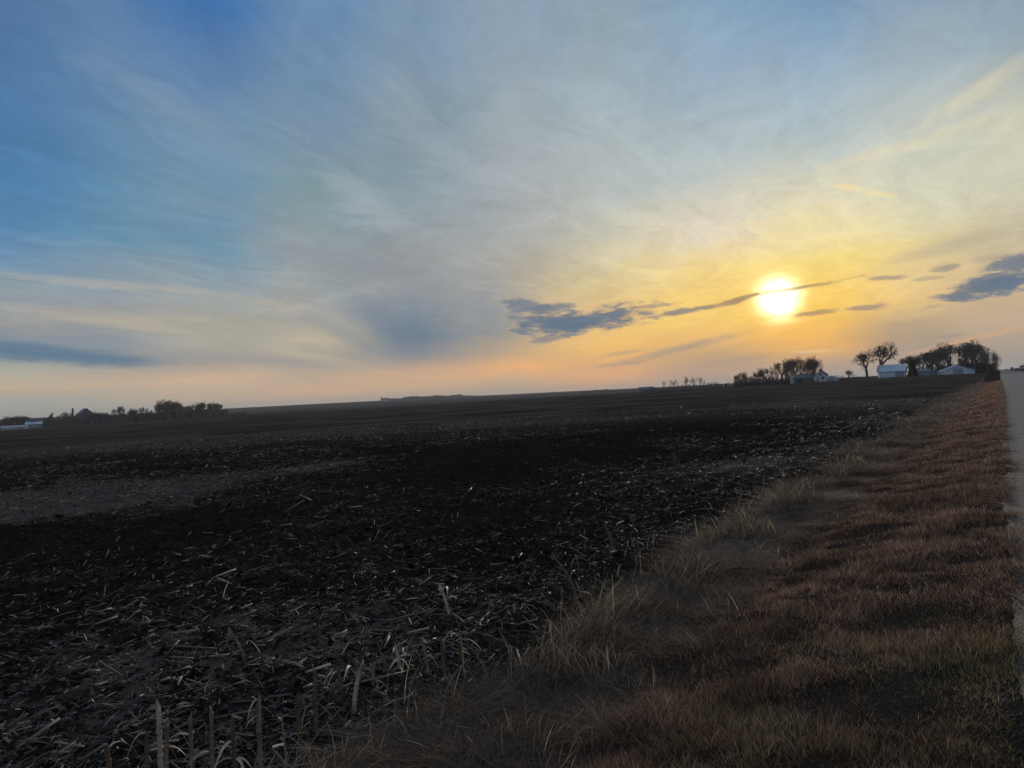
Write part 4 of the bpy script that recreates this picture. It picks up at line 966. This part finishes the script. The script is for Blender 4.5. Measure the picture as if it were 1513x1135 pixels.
STUBS = [(-2.18, 4.229, 0.25, 1, (0.05, 0.0), 0, 'grey-brown corn stub at the bottom edge just left of the pale split stub'), (-2.114, 4.26, 0.387, 2, (-0.0, 0.0), 2, 'pale bleached corn stub with a splintered top near the bottom left'), (-2.064, 4.218, 0.299, 0, (0.07, 0.0), 1, 'short tan corn stub touching the pale splintered stub'), (-1.928, 4.242, 0.328, 0, (0.01, 0.0), 1, 'tan corn stub standing between the pale splintered stub and the greenish one'), (-1.808, 4.23, 0.354, 0, (0.03, 0.0), 1, 'straight greenish-tan corn stub left of the stub with curled leaves'), (-1.658, 4.179, 0.334, 1, (-0.01, 0.0), 5, 'reddish corn stub wrapped in curled dead leaves at the bottom edge'), (-1.512, 4.165, 0.462, 0, (0.02, 0.0), 1, 'tallest corn stub, tan above and red-brown below, standing free of the others'), (-1.435, 4.628, 0.261, 1, (0.05, 0.0), 0, 'thin brown corn stub between the tallest stub and the square-topped one'), (-1.332, 4.654, 0.402, 1, (0.03, 0.0), 2, 'square-topped red-brown corn stub with a pale sliver at its side'), (-1.292, 5.136, 0.21, 1, (0.0, 0.0), 1, 'small dull brown corn stub just right of the square-topped one'), (-1.172, 5.012, 0.305, 2, (0.23, 0.0), 1, 'bleached corn stub leaning to the right'), (-1.102, 5.322, 0.179, 0, (0.08, 0.0), 2, 'short golden corn stub with a bent pale leaf on top'), (-1.024, 5.486, 0.225, 1, (-0.2, 0.0), 0, 'thin dark corn stub leaning to the left next to the leafy knot'), (-0.937, 5.54, 0.207, 2, (-0.1, 0.0), 4, 'corn stub topped with a knot of twisted pale leaves'), (-0.728, 5.527, 0.272, 0, (-0.1, 0.0), 1, 'slender corn stub with a rounded pale tip'), (-0.638, 5.747, 0.22, 1, (-0.02, 0.0), 1, 'grey-brown corn stub behind the first tufts of long grass'), (-0.506, 5.801, 0.19, 1, (0.02, 0.0), 1, 'faint brown corn stub among the first tufts of long grass'), (-2.408, 4.265, 0.167, 1, (-0.11, 0.0), 1, 'low grey corn stub at the bottom edge, farthest left'), (-2.291, 6.075, 0.265, 0, (-0.45, 0.0), 1, 'tan corn stalk slanting alone in the dark furrow'), (-0.697, 6.986, 0.293, 2, (-0.26, 0.0), 1, 'broken white corn stub alone in the black furrow'), (0.54, 7.434, 0.454, 1, (-0.5, 0.0), 2, 'long grey corn stalk slanting left above the grass edge'), (1.199, 9.645, 0.326, 1, (-0.28, 0.0), 1, 'small distant corn stub at the grass edge up the verge')]
def build_stubs():
    rd = random.Random(12)
    W = ['brown', 'tan', 'bleached']
    for k, (x, y, h, kind, lean, leaves, label) in enumerate(STUBS):
        r = rd.uniform(.0105, .0155)
        t = empty('corn_stub', (x, y, ground_z(x, y) - .02), rd.uniform(0, 6.28) if not lean else 0, label=label, cat='corn stub', group='corn stubs along the field edge')
        ln = (rd.gauss(0, .06), rd.gauss(0, .06)) if not lean else lean
        mesh_obj('stalk', [stub_mesh(h, r, rd, ln)], STALK[kind], t)
        for q in range(leaves + 1):
            V, F = leaf_mesh(h * rd.choice((.33, .63, .97)), rd.uniform(.10, .26), rd.uniform(.012, .028), rd.uniform(0, 6.28), rd.uniform(.3, 1.3), rd, rd.uniform(-1.2, 1.2))
            o = mesh_obj('leaf', [(V, F)], STALK[rd.choice((0, 2, kind))], t)
            bpy.context.view_layer.update() if False else None
build_stubs()

def weed_stems():
    """dead forbs with side twigs and seed heads along the field edge, and straws dropped on the road edge"""
    rg = random.Random(5)
    P, Q, A, B, Cc = [], [], [], [], []
    def seg(a, b, r0, r1, c): P.append(a); Q.append(b); A.append(r0); B.append(r1); Cc.append(c)
    for k in range(170):
        u = 3.2 * (60 / 3.2) ** rg.random(); v = float(edge_v(np.array([u]))[0]) + rg.gauss(-.05, .22)
        x, y = xy(u, v); z = float(surf(np.array([x]), np.array([y]))[0]) - .02
        H = rg.uniform(.16, .46); f_ = max(1.0, u / 14)
        d = Vector((rg.gauss(0, .35), rg.gauss(0, .35), 1)).normalized(); p = Vector((x, y, z))
        c = rg.choice([(.34, .28, .20), (.22, .18, .14), (.13, .10, .08), (.45, .38, .28)])
        n = 5
        for i in range(n):
            d = (d + Vector((rg.gauss(0, .18), rg.gauss(0, .18), -.05 * i))).normalized()
            q = p + d * H / n
            seg(tuple(p), tuple(q), .0022 * f_, .0018 * f_, c)
            if i >= 1 and rg.random() < .75:
                e = (d + Vector((rg.uniform(-1, 1), rg.uniform(-1, 1), rg.uniform(-.2, .7)))).normalized() * H * rg.uniform(.15, .35)
                m = q + e * .6; t = q + e + Vector((0, 0, -.25 * e.length))
                seg(tuple(q), tuple(m), .0015 * f_, .0012 * f_, c); seg(tuple(m), tuple(t), .0012 * f_, .0009 * f_, c)
                if rg.random() < .5: seg(tuple(t), tuple(t + e * .14), .004 * f_, .0025 * f_, tuple(w * .8 for w in c))
            p = q
        if rg.random() < .5: seg(tuple(p), tuple(p + d * .025 * f_), .005 * f_, .002 * f_, tuple(w * .7 for w in c))
    for k in range(26):
        u = 3.5 * (40 / 3.5) ** rg.random(); v = rg.uniform(-.45, .05)
        x, y = xy(u, v); z = float(terrain(np.array([x]), np.array([y]))[0]) + .05
        L = rg.uniform(.06, .28); t = rg.uniform(0, 6.28)
        seg((x, y, z), (x + cos(t) * L, y + sin(t) * L, z + rg.uniform(.0, .03)), .004, .003, (.5, .43, .33))
    V, F = tubes(P, Q, A, B, 4)
    o = np_mesh('dead_weeds', V, F, GRASS, attr=np.repeat(np.array(Cc), 8, 0))
    tag(o, 'brittle dead weeds with side twigs and seed heads along the field edge', 'weeds', kind='stuff')
weed_stems()

# ------------------------------------------------------------------ evening air
def haze():
    m = bpy.data.materials.new('haze'); m.use_nodes = True
    nt = m.node_tree; nt.nodes.clear()
    o = nt.nodes.new('ShaderNodeOutputMaterial'); v = nt.nodes.new('ShaderNodeVolumePrincipled')
    v.inputs['Color'].default_value = (.80, .86, .95, 1); v.inputs['Density'].default_value = 0.00011
    v.inputs['Anisotropy'].default_value = .2
    nt.links.new(v.outputs[0], o.inputs['Volume'])
    b = mesh_obj('haze', [box_vf(-6900, 6900, -6900, 6900, -20, 42)], m, None)
    tag(b, 'thin grey evening haze over the fields', 'haze', kind='stuff')
haze()
